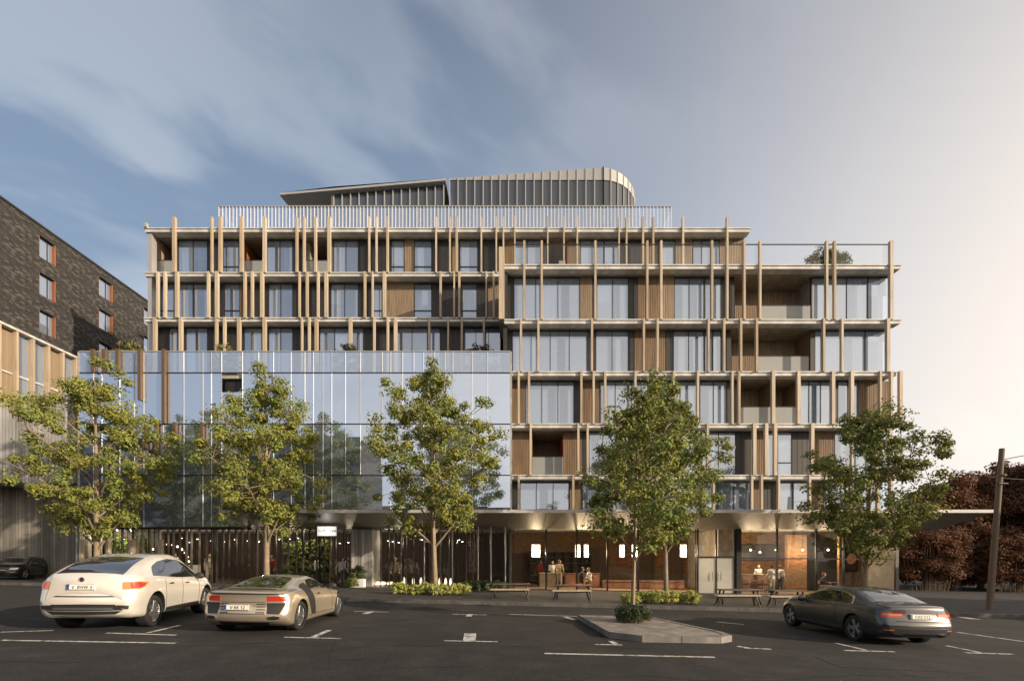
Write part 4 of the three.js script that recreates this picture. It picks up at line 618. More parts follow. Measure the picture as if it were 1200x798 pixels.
// beds of yellow-green shrubs at the kerb, one mound after another
const YG = [0.38, 0.40, 0.10], bed = (px0, px1, d, n, seed, label, group) => { for (let i = 0; i < n; i++) { const x = X(mix(px0, px1, (i + 0.5) / n), d) , h = 0.42 + hash(i, seed) * 0.16; shrub('low_shrub', label, [x, gy(x) + 0.13, -d - (hash(i, seed + 3) - 0.5) * 0.5], [(X(px1, d) - X(px0, d)) / n * 0.72, h, 0.5], 16, { seed: seed + i * 13, tint: YG, cl: 0.13, leaves: 46, size: 0.05 }, group); } };
bed(459, 546, 22.6, 6, 301, 'round yellow-green shrub in the bed under the lobby tree', 'shrubs in the bed before the lobby');
bed(730, 818, 20.6, 6, 401, 'round yellow-green shrub in the bed between the benches', 'shrubs in the bed before the shop');
{ const x = X(742, 13.8); shrub('dome_shrub', 'dense dark green shrub at the foot of the island tree', [x, gy(x) + 0.145, -13.8], [0.52, 0.5, 0.45], 60, { seed: 511, tint: [0.055, 0.075, 0.03], cl: 0.11, leaves: 40, size: 0.035 }); }
[[150, 29.4, 1.0, 1.7, [0.20, 0.20, 0.06], 'tufted olive shrub on the podium roof beside the brick wall'], [265, 29.4, 1.0, 1.5, [0.20, 0.20, 0.06], 'tufted olive shrub on the podium roof by the broad timber fins'], [407, 29.4, 0.9, 1.45, [0.05, 0.045, 0.03], 'dark leafy shrub on the podium roof behind the glass edge'], [563, 29.4, 1.1, 1.55, [0.05, 0.045, 0.03], 'dark leafy shrub on the podium roof next to the blade wall']].forEach(([p, d, rx, h, tint, label], i) => { shrub('roof_shrub', label, [X(p, d), 13.12, -d], [rx, h + 0.85, 0.5], 40, { seed: 601 + i * 11, tint, cl: 0.2, leaves: 34, size: 0.07 }); });
shrub('terrace_shrub', 'large round shrub on the roof terrace behind clear glass', [X(968, 29.2), RY[0] + 0.01, -29.2], [1.5, 1.75, 0.7], 60, { seed: 661, tint: [0.14, 0.15, 0.05], cl: 0.24, leaves: 40, size: 0.07 });
{ // grass along the podium's roof edge
  const r = rng(5), pos = [], nor = [], y = Y(471, 28.5), x1 = X(86, 28.5); for (let i = 0; i < 6000; i++) { const x = mix(-45, x1, r()), d = 28.55 + r() * 1.3, h = 0.18 + r() * 0.24, a = r() * 6.28, w = 0.02; pos.push(x - Math.cos(a) * w, y, -d - Math.sin(a) * w, x + Math.cos(a) * w, y, -d + Math.sin(a) * w, x + (r() - 0.5) * 0.12, y + h, -d + (r() - 0.5) * 0.12); for (let k = 0; k < 3; k++) nor.push((r() - 0.5) * 0.4, 0.6, 0.7); }
  const g = new THREE.BufferGeometry(); g.setAttribute('position', new THREE.Float32BufferAttribute(pos, 3)); g.setAttribute('normal', new THREE.Float32BufferAttribute(nor, 3));
  const m = single('roof_grass', g, std([0.14, 0.15, 0.04], 0.9), 'strip of green grass along the concrete podium roof', 'grass'); m.userData.kind = 'stuff';
}
// planted walls inside the lobby
[[126, 171, 629, 664, 'leafy green wall in the lobby beside the arch of bulbs'], [335, 388, 634, 680, 'tall hanging green wall in the lobby under the white sign']].forEach(([a, b, t, u, label], i) => {
  const d = 29.9 + i * 0.4, x0 = X(a, d), x1 = X(b, d), y0 = Math.max(gy(x0) + 0.15, Y(u, d)), y1 = Y(t, d), w = thing('green_wall', label, 'plant', [(x0 + x1) / 2, gy((x0 + x1) / 2) + 0.142, -d]), r = rng(71 + i), cl = []; for (let k = 0; k < 190; k++) { const x = mix(x0, x1, r()), v = r(); cl.push([x, mix(y0, y1, v), -d + 0.1 + 0.1 * fbm(x * 3, v * 4, 3), 0.2, 30]); }
  wpart(w, 'frame', bx(x0, x1, gy((x0 + x1) / 2) + 0.142, y1, d + 0.05, d + 0.12), M.black); wpart(w, 'foliage', leafMesh(cl, 81 + i, { size: 0.09, tint: [0.12, 0.16, 0.04], vary: 0.5 }), M.leaf);
  for (let k = 0; k < 3; k++) { const t2 = thing('spot_lamp', 'small spot lamp washing a green wall in the lobby', 'lamp', [mix(x0, x1, (k + 0.5) / 3), 3.70, -d + 0.75], 'spot lamps over the green walls'); part(t2, 'lens', cyl(0.05, 0.05, 0.02, 0, 0, 0, 10), M.lampCool); part(t2, 'body', cyl(0.055, 0.055, 0.139, 0, 0.021, 0, 10), M.black); lampLight(t2, 0, -0.06, 0, 3.0, [1, 0.86, 0.62], 2); }
});
// ---------------------------------------------------------------- cars
// own axes: x forward from the rear axle, y up, z to the car's right
function curve(pts) { // monotone cubic through [x, value]
  const n = pts.length, d = [], m = []; for (let i = 0; i < n - 1; i++) d.push((pts[i + 1][1] - pts[i][1]) / (pts[i + 1][0] - pts[i][0]));
  for (let i = 0; i < n; i++) m.push(i === 0 ? d[0] : i === n - 1 ? d[n - 2] : d[i - 1] * d[i] <= 0 ? 0 : 2 * d[i - 1] * d[i] / (d[i - 1] + d[i]));
  return (x) => { if (x <= pts[0][0]) return pts[0][1]; if (x >= pts[n - 1][0]) return pts[n - 1][1]; let i = 0; while (x > pts[i + 1][0]) i++; const h = pts[i + 1][0] - pts[i][0], t = (x - pts[i][0]) / h, t2 = t * t, t3 = t2 * t; return (2 * t3 - 3 * t2 + 1) * pts[i][1] + (t3 - 2 * t2 + t) * h * m[i] + (-2 * t3 + 3 * t2) * pts[i + 1][1] + (t3 - t2) * h * m[i + 1]; };
}
function bodyShell(S) {
  const c = Object.fromEntries(['top', 'bot', 'sh', 'wm', 'ws', 'wt'].map((k) => [k, curve(S[k])])), L = S.L, xs = [];
  for (const e of [0, 0.012, 0.03, 0.06, 0.1, 0.15, 0.21, 0.28]) xs.push(e); for (let x = 0.34; x < L - 0.3; x += 0.06) xs.push(x); for (const e of [0.28, 0.21, 0.15, 0.1, 0.06, 0.03, 0.012, 0]) xs.push(L - e);
  const rp = curve(S.rearProfile), fp = curve(S.frontProfile), rings = [];
  for (const x of xs) {
    const b = c.bot(x), t = c.top(x), s = Math.min(c.sh(x), t - 0.02), wm = c.wm(x), ws = Math.min(c.ws(x), wm), wt = c.wt(x), h = s - b, k = t - s;
    const P = [[0, b], [wm * 0.55, b], [wm * 0.86, b + 0.005], [wm * 0.955, b + 0.06], [wm * 0.985, b + h * 0.3], [wm, b + h * 0.55], [wm * 0.992, b + h * 0.78], [ws, s], [mix(ws, wt, 0.40), s + k * 0.42], [mix(ws, wt, 0.80), s + k * 0.78], [wt * 0.93, t - Math.min(0.035, k * 0.12)], [wt * 0.6, t - Math.min(0.012, k * 0.05)], [0, t]];
    const cr = new THREE.CatmullRomCurve3(P.map(([z, y]) => V(z, y, 0)), false, 'centripetal'), seg = P.length - 1, half = [];
    for (let i = 0; i <= seg * 4; i++) { const p = cr.getPoint(i / (seg * 4)); half.push([Math.max(0, p.x), p.y]); }
    half[0][0] = 0; half[half.length - 1][0] = 0;
    const ring = [...half, ...half.slice(1, -1).reverse().map(([z, y]) => [-z, y])];
    const kr = Math.pow(clamp(1 - x / 0.75), 1.2), kf = Math.pow(clamp(1 - (L - x) / 0.75), 1.2);
    rings.push(ring.map(([z, y]) => V(x + kr * (rp(y) + S.rearBow * Math.pow(Math.abs(z), 2.4)) - kf * (fp(y) + S.frontBow * Math.pow(Math.abs(z), 2.4)) - S.axle, y, z)));
  }
  // end faces: the outline drawn in ring by ring over the bumper's own profile
  const face = (ring, x, rearEnd) => { const yc = 0.6, out = []; for (const k of [0.94, 0.86, 0.76, 0.64, 0.5, 0.36, 0.2, 0.07]) out.push(ring.map((p) => { const z = p.z * k, y = yc + (p.y - yc) * k; return V((rearEnd ? rp(y) + S.rearBow * Math.pow(Math.abs(z), 2.4) : S.L - fp(y) - S.frontBow * Math.pow(Math.abs(z), 2.4)) - S.axle, y, z); })); return out; };
  rings.unshift(...face(rings[0], 0, true).reverse()); rings.push(...face(rings.at(-1), L, false));
  const n = rings[0].length, pos = [], idx = []; rings.forEach((r) => r.forEach((p) => pos.push(p.x, p.y, p.z)));
  for (let i = 0; i < rings.length - 1; i++) for (let j = 0; j < n; j++) { const a = i * n + j, b = i * n + (j + 1) % n; idx.push(a, b, a + n, b, b + n, a + n); }
  for (const [k, flip] of [[0, true], [rings.length - 1, false]]) { const r = rings[k], m = r.reduce((s, p) => s.add(p), V(0, 0, 0)).divideScalar(n), ci = pos.length / 3; pos.push(m.x, m.y, m.z); for (let j = 0; j < n; j++) { const a = k * n + j, b = k * n + (j + 1) % n; flip ? idx.push(a, ci, b) : idx.push(a, b, ci); } }
  const g = new THREE.BufferGeometry(); g.setAttribute('position', new THREE.Float32BufferAttribute(pos, 3)); g.setIndex(idx); g.computeVertexNormals();
  // make sure the shell faces outwards
  const p = g.attributes.position, nn = g.attributes.normal; let f = 0; for (let i = 0; i < p.count; i += 7) f += nn.getZ(i) * p.getZ(i); if (f < 0) { const ix = g.index.array; for (let i = 0; i < ix.length; i += 3) [ix[i], ix[i + 1]] = [ix[i + 1], ix[i]]; g.computeVertexNormals(); }
  const cg = toCreasedNormals(g.toNonIndexed(), 0.6); cg.setAttribute('uv', new THREE.BufferAttribute(new Float32Array(cg.attributes.position.count * 2), 2)); return cg;
}
const ray = new THREE.Raycaster();
// a fitted piece: strip between two outlines (top, bottom), thrown onto the shell along a direction, and given thickness
function fitted(shell, top, bot, place, dir, { nu = 14, nv = 5, lift = 0.006, skin = 0.014 } = {}) {
  const at = (l, t) => { const s = t * (l.length - 1), i = Math.min(l.length - 2, Math.floor(s)), u = s - i; return [mix(l[i][0], l[i + 1][0], u), mix(l[i][1], l[i + 1][1], u)]; };
  const pos = [], inner = []; let last = null;
  for (let j = 0; j <= nv; j++) for (let i = 0; i <= nu; i++) {
    const a = at(top, i / nu), b = at(bot, i / nu), o = place(mix(b[0], a[0], j / nv), mix(b[1], a[1], j / nv)); ray.set(o, dir); const hit = ray.intersectObject(shell, false)[0];
    const p = hit ? hit.point.clone().addScaledVector(hit.face.normal, lift * 0.5 * (hit.face.normal.dot(dir) > 0 ? -1 : 1)).addScaledVector(dir, -lift * 0.5) : null; pos.push(p); }
  pos.forEach((p, i) => { if (!p) { let best = null, bd = 1e9; const w0 = nu + 1; pos.forEach((q, k) => { if (q && !q.fill) { const e = Math.hypot(k % w0 - i % w0, Math.floor(k / w0) - Math.floor(i / w0)); if (e < bd) { bd = e; best = q; } } }); pos[i] = (best ?? V(0, 0.5, 0)).clone(); pos[i].fill = true; } });
  for (const p of pos) inner.push(p.clone().addScaledVector(dir, skin));
  const arr = [], idx = [], N = (nu + 1) * (nv + 1); for (const p of [...pos, ...inner]) arr.push(p.x, p.y, p.z);
  const w = nu + 1; for (let j = 0; j < nv; j++) for (let i = 0; i < nu; i++) { const a = j * w + i; idx.push(a, a + 1, a + w, a + 1, a + w + 1, a + w); }
  const rim = []; for (let i = 0; i < nu; i++) rim.push(i); for (let j = 0; j < nv; j++) rim.push(j * w + nu); for (let i = nu; i > 0; i--) rim.push(nv * w + i); for (let j = nv; j > 0; j--) rim.push(j * w);
  for (let k = 0; k < rim.length; k++) { const a = rim[k], b = rim[(k + 1) % rim.length]; idx.push(a, a + N, b, b, a + N, b + N); }
  const g = new THREE.BufferGeometry(); g.setAttribute('position', new THREE.Float32BufferAttribute(arr, 3)); g.setIndex(idx); return toCreasedNormals(g.toNonIndexed(), 0.7);
}
function wheelParts(parent, x, z, rad, width, side, spokes, style, rimMat) {
  const w = new THREE.Group(); w.name = 'wheel'; w.position.set(x, rad, z); parent.add(w);
  const pr = [[rad * 0.70, -width / 2], [rad * 0.93, -width / 2], [rad * 0.985, -width * 0.4], [rad, -width * 0.25], [rad, width * 0.25], [rad * 0.985, width * 0.4], [rad * 0.93, width / 2], [rad * 0.70, width / 2]].map(([a, b]) => new THREE.Vector2(a, b));
  const ty = new THREE.LatheGeometry(pr, 40); ty.rotateX(Math.PI / 2); part(w, 'tyre', ty, M.rubber);
  const rr = rad * 0.72, g = [], rim = new THREE.LatheGeometry([[rr, -width * 0.46], [rr * 1.0, width * 0.44], [rr * 0.93, width * 0.40], [rr * 0.91, -width * 0.2]].map(([a, b]) => new THREE.Vector2(a, b)), 40); rim.rotateX(Math.PI / 2); if (side < 0) rim.rotateY(Math.PI); g.push(rim);
  const f = side * width * 0.36;
  for (let i = 0; i < spokes; i++) {
    const a0 = i / spokes * Math.PI * 2; for (const da of style ? [-0.13, 0.13] : [0]) { const sp = new THREE.Shape(), w0 = style ? 0.020 : 0.05, w1 = style ? 0.026 : 0.062; sp.moveTo(rr * 0.12, -w0); sp.lineTo(rr * 0.95, -w1); sp.lineTo(rr * 0.95, w1); sp.lineTo(rr * 0.12, w0); const e = new THREE.ExtrudeGeometry(sp, { depth: 0.03, bevelEnabled: true, bevelThickness: 0.006, bevelSize: 0.006, bevelSegments: 1 }); e.translate(0, 0, -0.015); e.rotateZ(a0 + da); e.translate(0, 0, f - side * 0.02); g.push(e); }
  }
  const hub = new THREE.CylinderGeometry(rr * 0.2, rr * 0.22, 0.06, 20); hub.rotateX(Math.PI / 2); hub.translate(0, 0, f); g.push(hub);
  part(w, 'rim', g, rimMat); const disc = new THREE.CylinderGeometry(rr * 0.62, rr * 0.62, 0.03, 24); disc.rotateX(Math.PI / 2); disc.translate(0, 0, f - side * 0.09); part(w, 'brake_disc', disc, M.greyMetal);
  const in_ = new THREE.CylinderGeometry(rr * 0.97, rr * 0.97, 0.02, 24); in_.rotateX(Math.PI / 2); in_.translate(0, 0, -side * width * 0.3); part(w, 'wheel_back', in_, M.black);
}
function plate(text, bg = '#e9e6dc', band = '#2b4b9b') {
  const cv = document.createElement('canvas'); cv.width = 416; cv.height = 88; const c = cv.getContext('2d'); c.fillStyle = bg; c.fillRect(0, 0, 416, 88); c.fillStyle = band; c.fillRect(0, 0, 40, 88); c.fillStyle = '#111'; c.font = 'bold 74px sans-serif'; c.textAlign = 'center'; c.textBaseline = 'middle'; c.fillText(text, 228, 47); c.strokeStyle = '#111'; c.lineWidth = 5; c.strokeRect(2, 2, 412, 84);
  const t = new THREE.CanvasTexture(cv); t.colorSpace = THREE.SRGBColorSpace; t.magFilter = THREE.LinearFilter; return new THREE.MeshStandardMaterial({ map: t, roughness: 0.45 });
}
M.tailRed = phy([0.42, 0.03, 0.015], 0.12, { clearcoat: 1 }); M.tailAmber = phy([0.62, 0.20, 0.06], 0.12, { clearcoat: 1 }); M.lensClear = phy([0.75, 0.74, 0.72], 0.08, { clearcoat: 1 }); M.trim = std([0.02, 0.02, 0.021], 0.55); M.seam = std([0.008, 0.008, 0.008], 0.9);
const ev = new Evaluator(); ev.useGroups = true; ev.attributes = ['position', 'normal', 'uv'];
function car(name, label, S, [x, d], heading, paint) {
  const t = thing(name, label, 'car', [x, gy(x), -d]); t.scale.setScalar(S.scale ?? 1);
  const up = V(0.02, 1, 0).normalize(), h = V(heading[0], 0, -heading[1]).normalize(); h.addScaledVector(up, -h.dot(up)).normalize(); const right = new THREE.Vector3().crossVectors(h, up);
  t.quaternion.setFromRotationMatrix(new THREE.Matrix4().makeBasis(h, up, right));
  const geo = bodyShell(S), shell = new THREE.Mesh(geo.clone(), new THREE.MeshStandardMaterial({ side: THREE.DoubleSide })); shell.geometry.boundsTree = new MeshBVH(shell.geometry); shell.raycast = acceleratedRaycast; shell.updateMatrixWorld(true);
  let a = new Brush(geo, paint); a.updateMatrixWorld(true);
  for (const wx of [0, S.base]) for (const sgn of [-1, 1]) { const cg = new THREE.CylinderGeometry(S.arch, S.arch, 0.46, 40); cg.rotateX(Math.PI / 2); const b = new Brush(cg, M.trim); b.position.set(wx, S.rad + 0.005, sgn * (S.half - 0.11)); b.updateMatrixWorld(true); a = ev.evaluate(a, b, SUBTRACTION); }
  const body = prep(new THREE.Mesh(a.geometry, a.material)); body.name = 'body'; t.add(body);
  for (const wx of [0, S.base]) for (const sgn of [-1, 1]) wheelParts(t, wx, sgn * (S.half - S.tyre / 2 - 0.035), S.rad, S.tyre, sgn, S.spokes, S.spokeStyle, S.rimMat ?? M.alloy);
  const corner = (s) => { const dir = V(0.7071, 0, -0.7071 * s), tn = V(0.7071, 0, 0.7071 * s); return [(u, y) => V(-S.axle + 0.12, y, s * (S.half - 0.12)).addScaledVector(tn, u).addScaledVector(dir, -2), dir]; };
  const side = (sgn) => [(px, y) => V(px - S.axle, y, sgn * 2.5), V(0, 0, -sgn)], rear = [(z, y) => V(-4, y, z), V(1, 0, 0)], front = [(z, y) => V(S.L + 3, y, z), V(-1, 0, 0)], above = [(z, px) => V(px - S.axle, 4, z), V(0, -1, 0)];
  const put = (nm, mat, top, bot, [place, dir], o) => part(t, nm, fitted(shell, top, bot, place, dir, o), mat);
  return { t, put, corner, side, rear, front, above, shell };
}
function both(list) { return [1, -1].map((s) => list.map(([z, y]) => [s * z, y])); }
function mirrorPart(C, S, x, y, z, paint) { for (const s of [1, -1]) { const m = part(C.t, 'door_mirror', new THREE.SphereGeometry(1, 14, 10).scale(0.07, 0.085, 0.12).translate(x - S.axle, y, s * (z + 0.1)), paint); part(m, 'arm', rod(V(x - S.axle + 0.03, y - 0.05, s * (z - 0.06)), V(x - S.axle, y - 0.03, s * (z + 0.06)), 0.022), M.trim); } }
// --- cream crossover with a sloping tailgate
{
  const S = { scale: 1.05, L: 4.88, axle: 1.02, base: 2.93, half: 0.98, rad: 0.385, tyre: 0.29, arch: 0.435, spokes: 5, spokeStyle: 1, rearBow: 0.16, frontBow: 0.3,
    top: [[0, 1.05], [0.03, 1.17], [0.12, 1.235], [0.3, 1.285], [0.8, 1.47], [1.35, 1.61], [1.9, 1.68], [2.4, 1.69], [2.9, 1.61], [3.35, 1.38], [3.75, 1.15], [4.1, 1.09], [4.6, 0.98], [4.82, 0.84], [4.88, 0.74]],
    bot: [[0, 0.37], [0.1, 0.30], [0.35, 0.27], [1.0, 0.25], [4.0, 0.25], [4.6, 0.27], [4.88, 0.36]], sh: [[0, 0.96], [0.1, 1.09], [0.5, 1.16], [1.5, 1.13], [3.2, 1.03], [3.8, 1.0], [4.5, 0.90], [4.88, 0.7]],
    wm: [[0, 0.80], [0.06, 0.90], [0.2, 0.955], [0.6, 0.985], [1.2, 0.99], [2.4, 0.965], [3.7, 0.985], [4.4, 0.95], [4.7, 0.86], [4.88, 0.68]], ws: [[0, 0.74], [0.1, 0.85], [0.5, 0.93], [1.0, 0.95], [2.4, 0.92], [3.6, 0.92], [4.5, 0.84], [4.88, 0.6]],
    wt: [[0, 0.64], [0.2, 0.70], [0.8, 0.66], [1.5, 0.63], [2.4, 0.62], [3.0, 0.64], [3.6, 0.72], [4.2, 0.76], [4.88, 0.52]], rearProfile: [[0.2, 0.14], [0.42, 0.03], [0.62, 0.0], [0.80, 0.05], [1.0, 0.10], [1.25, 0.11]], frontProfile: [[0.2, 0.1], [0.5, 0.0], [0.85, 0.08]] };
  const paint = phy([0.80, 0.75, 0.68], 0.26, { metalness: 0.35, clearcoat: 1, clearcoatRoughness: 0.03 });
  const C = car('crossover_car', 'cream crossover car with sloping tailgate, parked nose to the building', S, [-10.2, 11.9], [-0.2145, 0.977], paint), { t, put, side, rear, above, corner } = C;
  for (const s of [1, -1]) {
    put('side_window', M.darkGlass, [[0.92, 1.19], [1.15, 1.385], [1.55, 1.50], [2.1, 1.555], [2.6, 1.53], [3.05, 1.39], [3.45, 1.13]], [[0.92, 1.18], [1.15, 1.165], [1.55, 1.14], [2.1, 1.10], [2.6, 1.085], [3.05, 1.075], [3.45, 1.07]], side(s), { nu: 26, nv: 6 });
    put('tail_light', M.tailAmber, [[-0.40, 1.03], [-0.2, 1.055], [0.0, 1.07], [0.2, 1.075], [0.46, 1.05]], [[-0.36, 0.945], [-0.2, 0.92], [0.0, 0.905], [0.2, 0.915], [0.34, 0.95]], corner(s), { nu: 26, nv: 8, lift: 0.014 });
    put('light_lens', M.tailRed, [[0.04, 1.045], [0.2, 1.055], [0.36, 1.035]], [[0.04, 0.935], [0.2, 0.94], [0.30, 0.96]], corner(s), { nu: 12, nv: 6, lift: 0.03 });
    put('sill_trim', M.trim, [[1.5, 0.40], [3.45, 0.40]], [[1.5, 0.27], [3.45, 0.27]], side(s), { nu: 24, nv: 3 });
    put('door_handle', M.chrome, [[1.62, 0.985], [1.86, 0.985]], [[1.62, 0.955], [1.86, 0.955]], side(s), { nu: 4, nv: 2, lift: 0.03 }); put('door_handle', M.chrome, [[2.55, 0.96], [2.79, 0.96]], [[2.55, 0.93], [2.79, 0.93]], side(s), { nu: 4, nv: 2, lift: 0.03 });
    put('door_seam', M.seam, [[1.44, 1.10], [1.452, 1.10]], [[1.50, 0.42], [1.512, 0.42]], side(s), { nu: 2, nv: 14, lift: 0.003 }); put('door_seam', M.seam, [[2.42, 1.08], [2.432, 1.08]], [[2.42, 0.42], [2.432, 0.42]], side(s), { nu: 2, nv: 14, lift: 0.003 }); put('door_seam', M.seam, [[3.42, 1.06], [3.432, 1.06]], [[3.38, 0.42], [3.392, 0.42]], side(s), { nu: 2, nv: 14, lift: 0.003 });
  }
  put('rear_window', M.darkGlass, [[-0.56, 1.30], [0, 1.32], [0.56, 1.30]].map(([z]) => [z, 1.28]), [[-0.64, 0.26], [0, 0.26], [0.64, 0.26]], above, { nu: 18, nv: 10 });
  put('windscreen', M.darkGlass, [[-0.66, 3.62], [0, 3.66], [0.66, 3.62]], [[-0.56, 2.82], [0, 2.86], [0.56, 2.82]], above, { nu: 18, nv: 10 });
  for (const [i, l] of both([[0.44, 1.02], [0.70, 1.045]]).entries()) put('tail_light', M.tailAmber, l, both([[0.48, 0.925], [0.70, 0.905]])[i], rear, { nu: 12, nv: 6, lift: 0.014 });
  put('tailgate_seam', M.seam, [[-0.66, 0.77], [0.66, 0.77]], [[-0.66, 0.745], [0.66, 0.745]], rear, { nu: 20, nv: 2, lift: 0.003 });
  put('bumper_insert', M.trim, [[-0.60, 0.595], [0, 0.605], [0.60, 0.595]], [[-0.74, 0.475], [0, 0.465], [0.74, 0.475]], rear, { nu: 30, nv: 10, lift: 0.02 });
  put('bumper_lower', M.trim, [[-0.72, 0.455], [0, 0.45], [0.72, 0.455]], [[-0.60, 0.385], [0, 0.38], [0.60, 0.385]], rear, { nu: 24, nv: 5, lift: 0.012 });
  put('skid_plate', M.alloy, [[-0.54, 0.535], [0.54, 0.535]], [[-0.58, 0.485], [0.58, 0.485]], rear, { nu: 24, nv: 5, lift: 0.035 });
  for (const [i, l] of both([[0.64, 0.585], [0.84, 0.57]]).entries()) { put('reflector_housing', M.chrome, l, both([[0.66, 0.495], [0.82, 0.49]])[i], rear, { nu: 8, lift: 0.012 }); put('reflector', M.trim, both([[0.67, 0.565], [0.81, 0.555]])[i], both([[0.68, 0.515], [0.80, 0.51]])[i], rear, { nu: 8, lift: 0.03 }); }
  const pl = part(t, 'number_plate', rbox(0.02, 0.125, 0.53, 0.005), M.whiteMetal); pl.position.set(-S.axle + 0.05, 0.96, -0.06); pl.rotation.z = -0.12; const pf = new THREE.PlaneGeometry(0.52, 0.115); pf.rotateY(-Math.PI / 2); pf.translate(-0.0115, 0, 0); part(pl, 'plate_face', pf, plate('V  BHW 3'));
  const em = new THREE.CylinderGeometry(0.045, 0.045, 0.02, 20); em.rotateZ(Math.PI / 2 - 0.15); em.translate(-S.axle + 0.085, 1.115, -0.06); const eb = part(t, 'round_badge', em, M.trim); const er = new THREE.TorusGeometry(0.044, 0.006, 6, 20); er.rotateY(Math.PI / 2); er.translate(-S.axle + 0.075, 1.115, -0.06); part(eb, 'badge_ring', er, M.chrome);
  put('tailgate_spoiler', paint, [[-0.66, 0.20], [0, 0.17], [0.66, 0.20]], [[-0.72, 0.09], [0, 0.06], [0.72, 0.09]], above, { nu: 18, nv: 3, lift: 0.035, skin: 0.04 });
  mirrorPart(C, S, 3.28, 1.10, 0.93, M.trim); for (const c of t.children) if (c.name !== 'wheel') { c.scale.y *= 1.06; c.position.y *= 1.06; } part(t, 'roof_fin', new THREE.ConeGeometry(0.05, 0.11, 8).scale(2, 1, 0.5).translate(1.35 - S.axle, 1.63, 0), paint);
}
// --- silver sports car with dark side blades
{
  const S = { scale: 1.09, L: 4.43, axle: 0.88, base: 2.65, half: 0.95, rad: 0.345, tyre: 0.29, arch: 0.385, spokes: 5, spokeStyle: 1, rearBow: 0.22, frontBow: 0.4,
    top: [[0, 0.86], [0.03, 0.92], [0.12, 0.945], [0.45, 0.97], [0.75, 1.02], [1.2, 1.15], [1.65, 1.235], [2.0, 1.25], [2.35, 1.215], [2.75, 1.06], [3.15, 0.88], [3.6, 0.80], [4.0, 0.70], [4.3, 0.56], [4.43, 0.46]],
    bot: [[0, 0.30], [0.1, 0.21], [0.4, 0.15], [4.0, 0.13], [4.43, 0.18]], sh: [[0, 0.80], [0.12, 0.88], [0.5, 0.92], [1.2, 0.92], [2.2, 0.86], [3.0, 0.82], [3.7, 0.72], [4.2, 0.56], [4.43, 0.42]],
    wm: [[0, 0.84], [0.06, 0.91], [0.2, 0.945], [0.7, 0.955], [1.3, 0.94], [2.2, 0.915], [3.5, 0.94], [4.0, 0.90], [4.3, 0.78], [4.43, 0.62]], ws: [[0, 0.78], [0.1, 0.86], [0.5, 0.90], [1.2, 0.86], [2.2, 0.84], [3.4, 0.84], [4.1, 0.74], [4.43, 0.5]],
    wt: [[0, 0.68], [0.2, 0.72], [0.6, 0.60], [1.2, 0.54], [2.0, 0.53], [2.6, 0.56], [3.1, 0.64], [3.7, 0.62], [4.43, 0.42]], rearProfile: [[0.15, 0.16], [0.32, 0.03], [0.42, 0.0], [0.62, 0.06], [0.8, 0.07], [0.95, 0.03]], frontProfile: [[0.15, 0.08], [0.35, 0.0], [0.7, 0.1]] };
  const paint = phy([0.60, 0.51, 0.40], 0.28, { metalness: 0.65, clearcoat: 1, clearcoatRoughness: 0.03 });
  const C = car('sports_car', 'low silver sports car with dark side blades, parked nose to the building', S, [-6.40, 11.95], [-0.03, 1], paint), { t, put, side, rear, above } = C;
  for (const s of [1, -1]) {
    put('side_window', M.darkGlass, [[1.55, 1.0], [1.75, 1.13], [2.1, 1.155], [2.45, 1.08], [2.95, 0.90]], [[1.52, 0.93], [1.75, 0.915], [2.1, 0.90], [2.45, 0.89], [2.95, 0.885]], side(s), { nu: 22, nv: 6 });
    put('side_blade', M.trim, [[1.06, 0.98], [1.30, 1.05], [1.50, 1.07]], [[1.52, 0.32], [1.66, 0.31], [1.78, 0.31]], side(s), { nu: 8, nv: 20, lift: 0.012 });
    put('door_seam', M.seam, [[2.86, 0.86], [2.872, 0.86]], [[2.92, 0.32], [2.932, 0.32]], side(s), { nu: 2, nv: 12, lift: 0.003 }); put('door_handle', M.trim, [[1.9, 0.80], [2.08, 0.80]], [[1.9, 0.77], [2.08, 0.77]], side(s), { nu: 4, nv: 2, lift: 0.02 });
    put('sill_line', M.seam, [[1.35, 0.30], [3.05, 0.30]], [[1.35, 0.285], [3.05, 0.285]], side(s), { nu: 20, nv: 2, lift: 0.003 });
  }
  put('rear_window', M.darkGlass, [[-0.46, 1.48], [0, 1.50], [0.46, 1.48]], [[-0.55, 0.66], [0, 0.64], [0.55, 0.66]], above, { nu: 18, nv: 10 });
  put('windscreen', M.darkGlass, [[-0.58, 3.02], [0, 3.10], [0.58, 3.02]], [[-0.48, 2.30], [0, 2.34], [0.48, 2.30]], above, { nu: 18, nv: 10 });
  for (const sgn of [1, -1]) {
    const f = (l) => l.map(([z, y]) => [z * sgn, y]);
    put('tail_light', M.tailRed, f([[0.50, 0.845], [0.84, 0.835]]), f([[0.50, 0.73], [0.86, 0.73]]), rear, { nu: 10 });
    const v = put('rear_vent', M.trim, f([[0.50, 0.695], [0.86, 0.695]]), f([[0.52, 0.46], [0.76, 0.45]]), rear, { nu: 10, nv: 6 });
    for (let k = 0; k < 4; k++) part(v, 'vent_slat', fitted(C.shell, f([[0.30, 0.68 - k * 0.06], [0.47, 0.68 - k * 0.06]]), f([[0.30, 0.665 - k * 0.06], [0.47, 0.665 - k * 0.06]]), ...rear, { nu: 4, nv: 1, lift: 0.012 }), M.seam);
    put('exhaust', M.chrome, f([[0.56, 0.405], [0.66, 0.42], [0.77, 0.405]]), f([[0.56, 0.355], [0.66, 0.34], [0.77, 0.355]]), rear, { nu: 10, lift: 0.03, skin: 0.04 }); put('exhaust_mouth', M.seam, f([[0.58, 0.395], [0.66, 0.405], [0.75, 0.395]]), f([[0.58, 0.365], [0.66, 0.355], [0.75, 0.365]]), rear, { nu: 10, lift: 0.045 });
  }
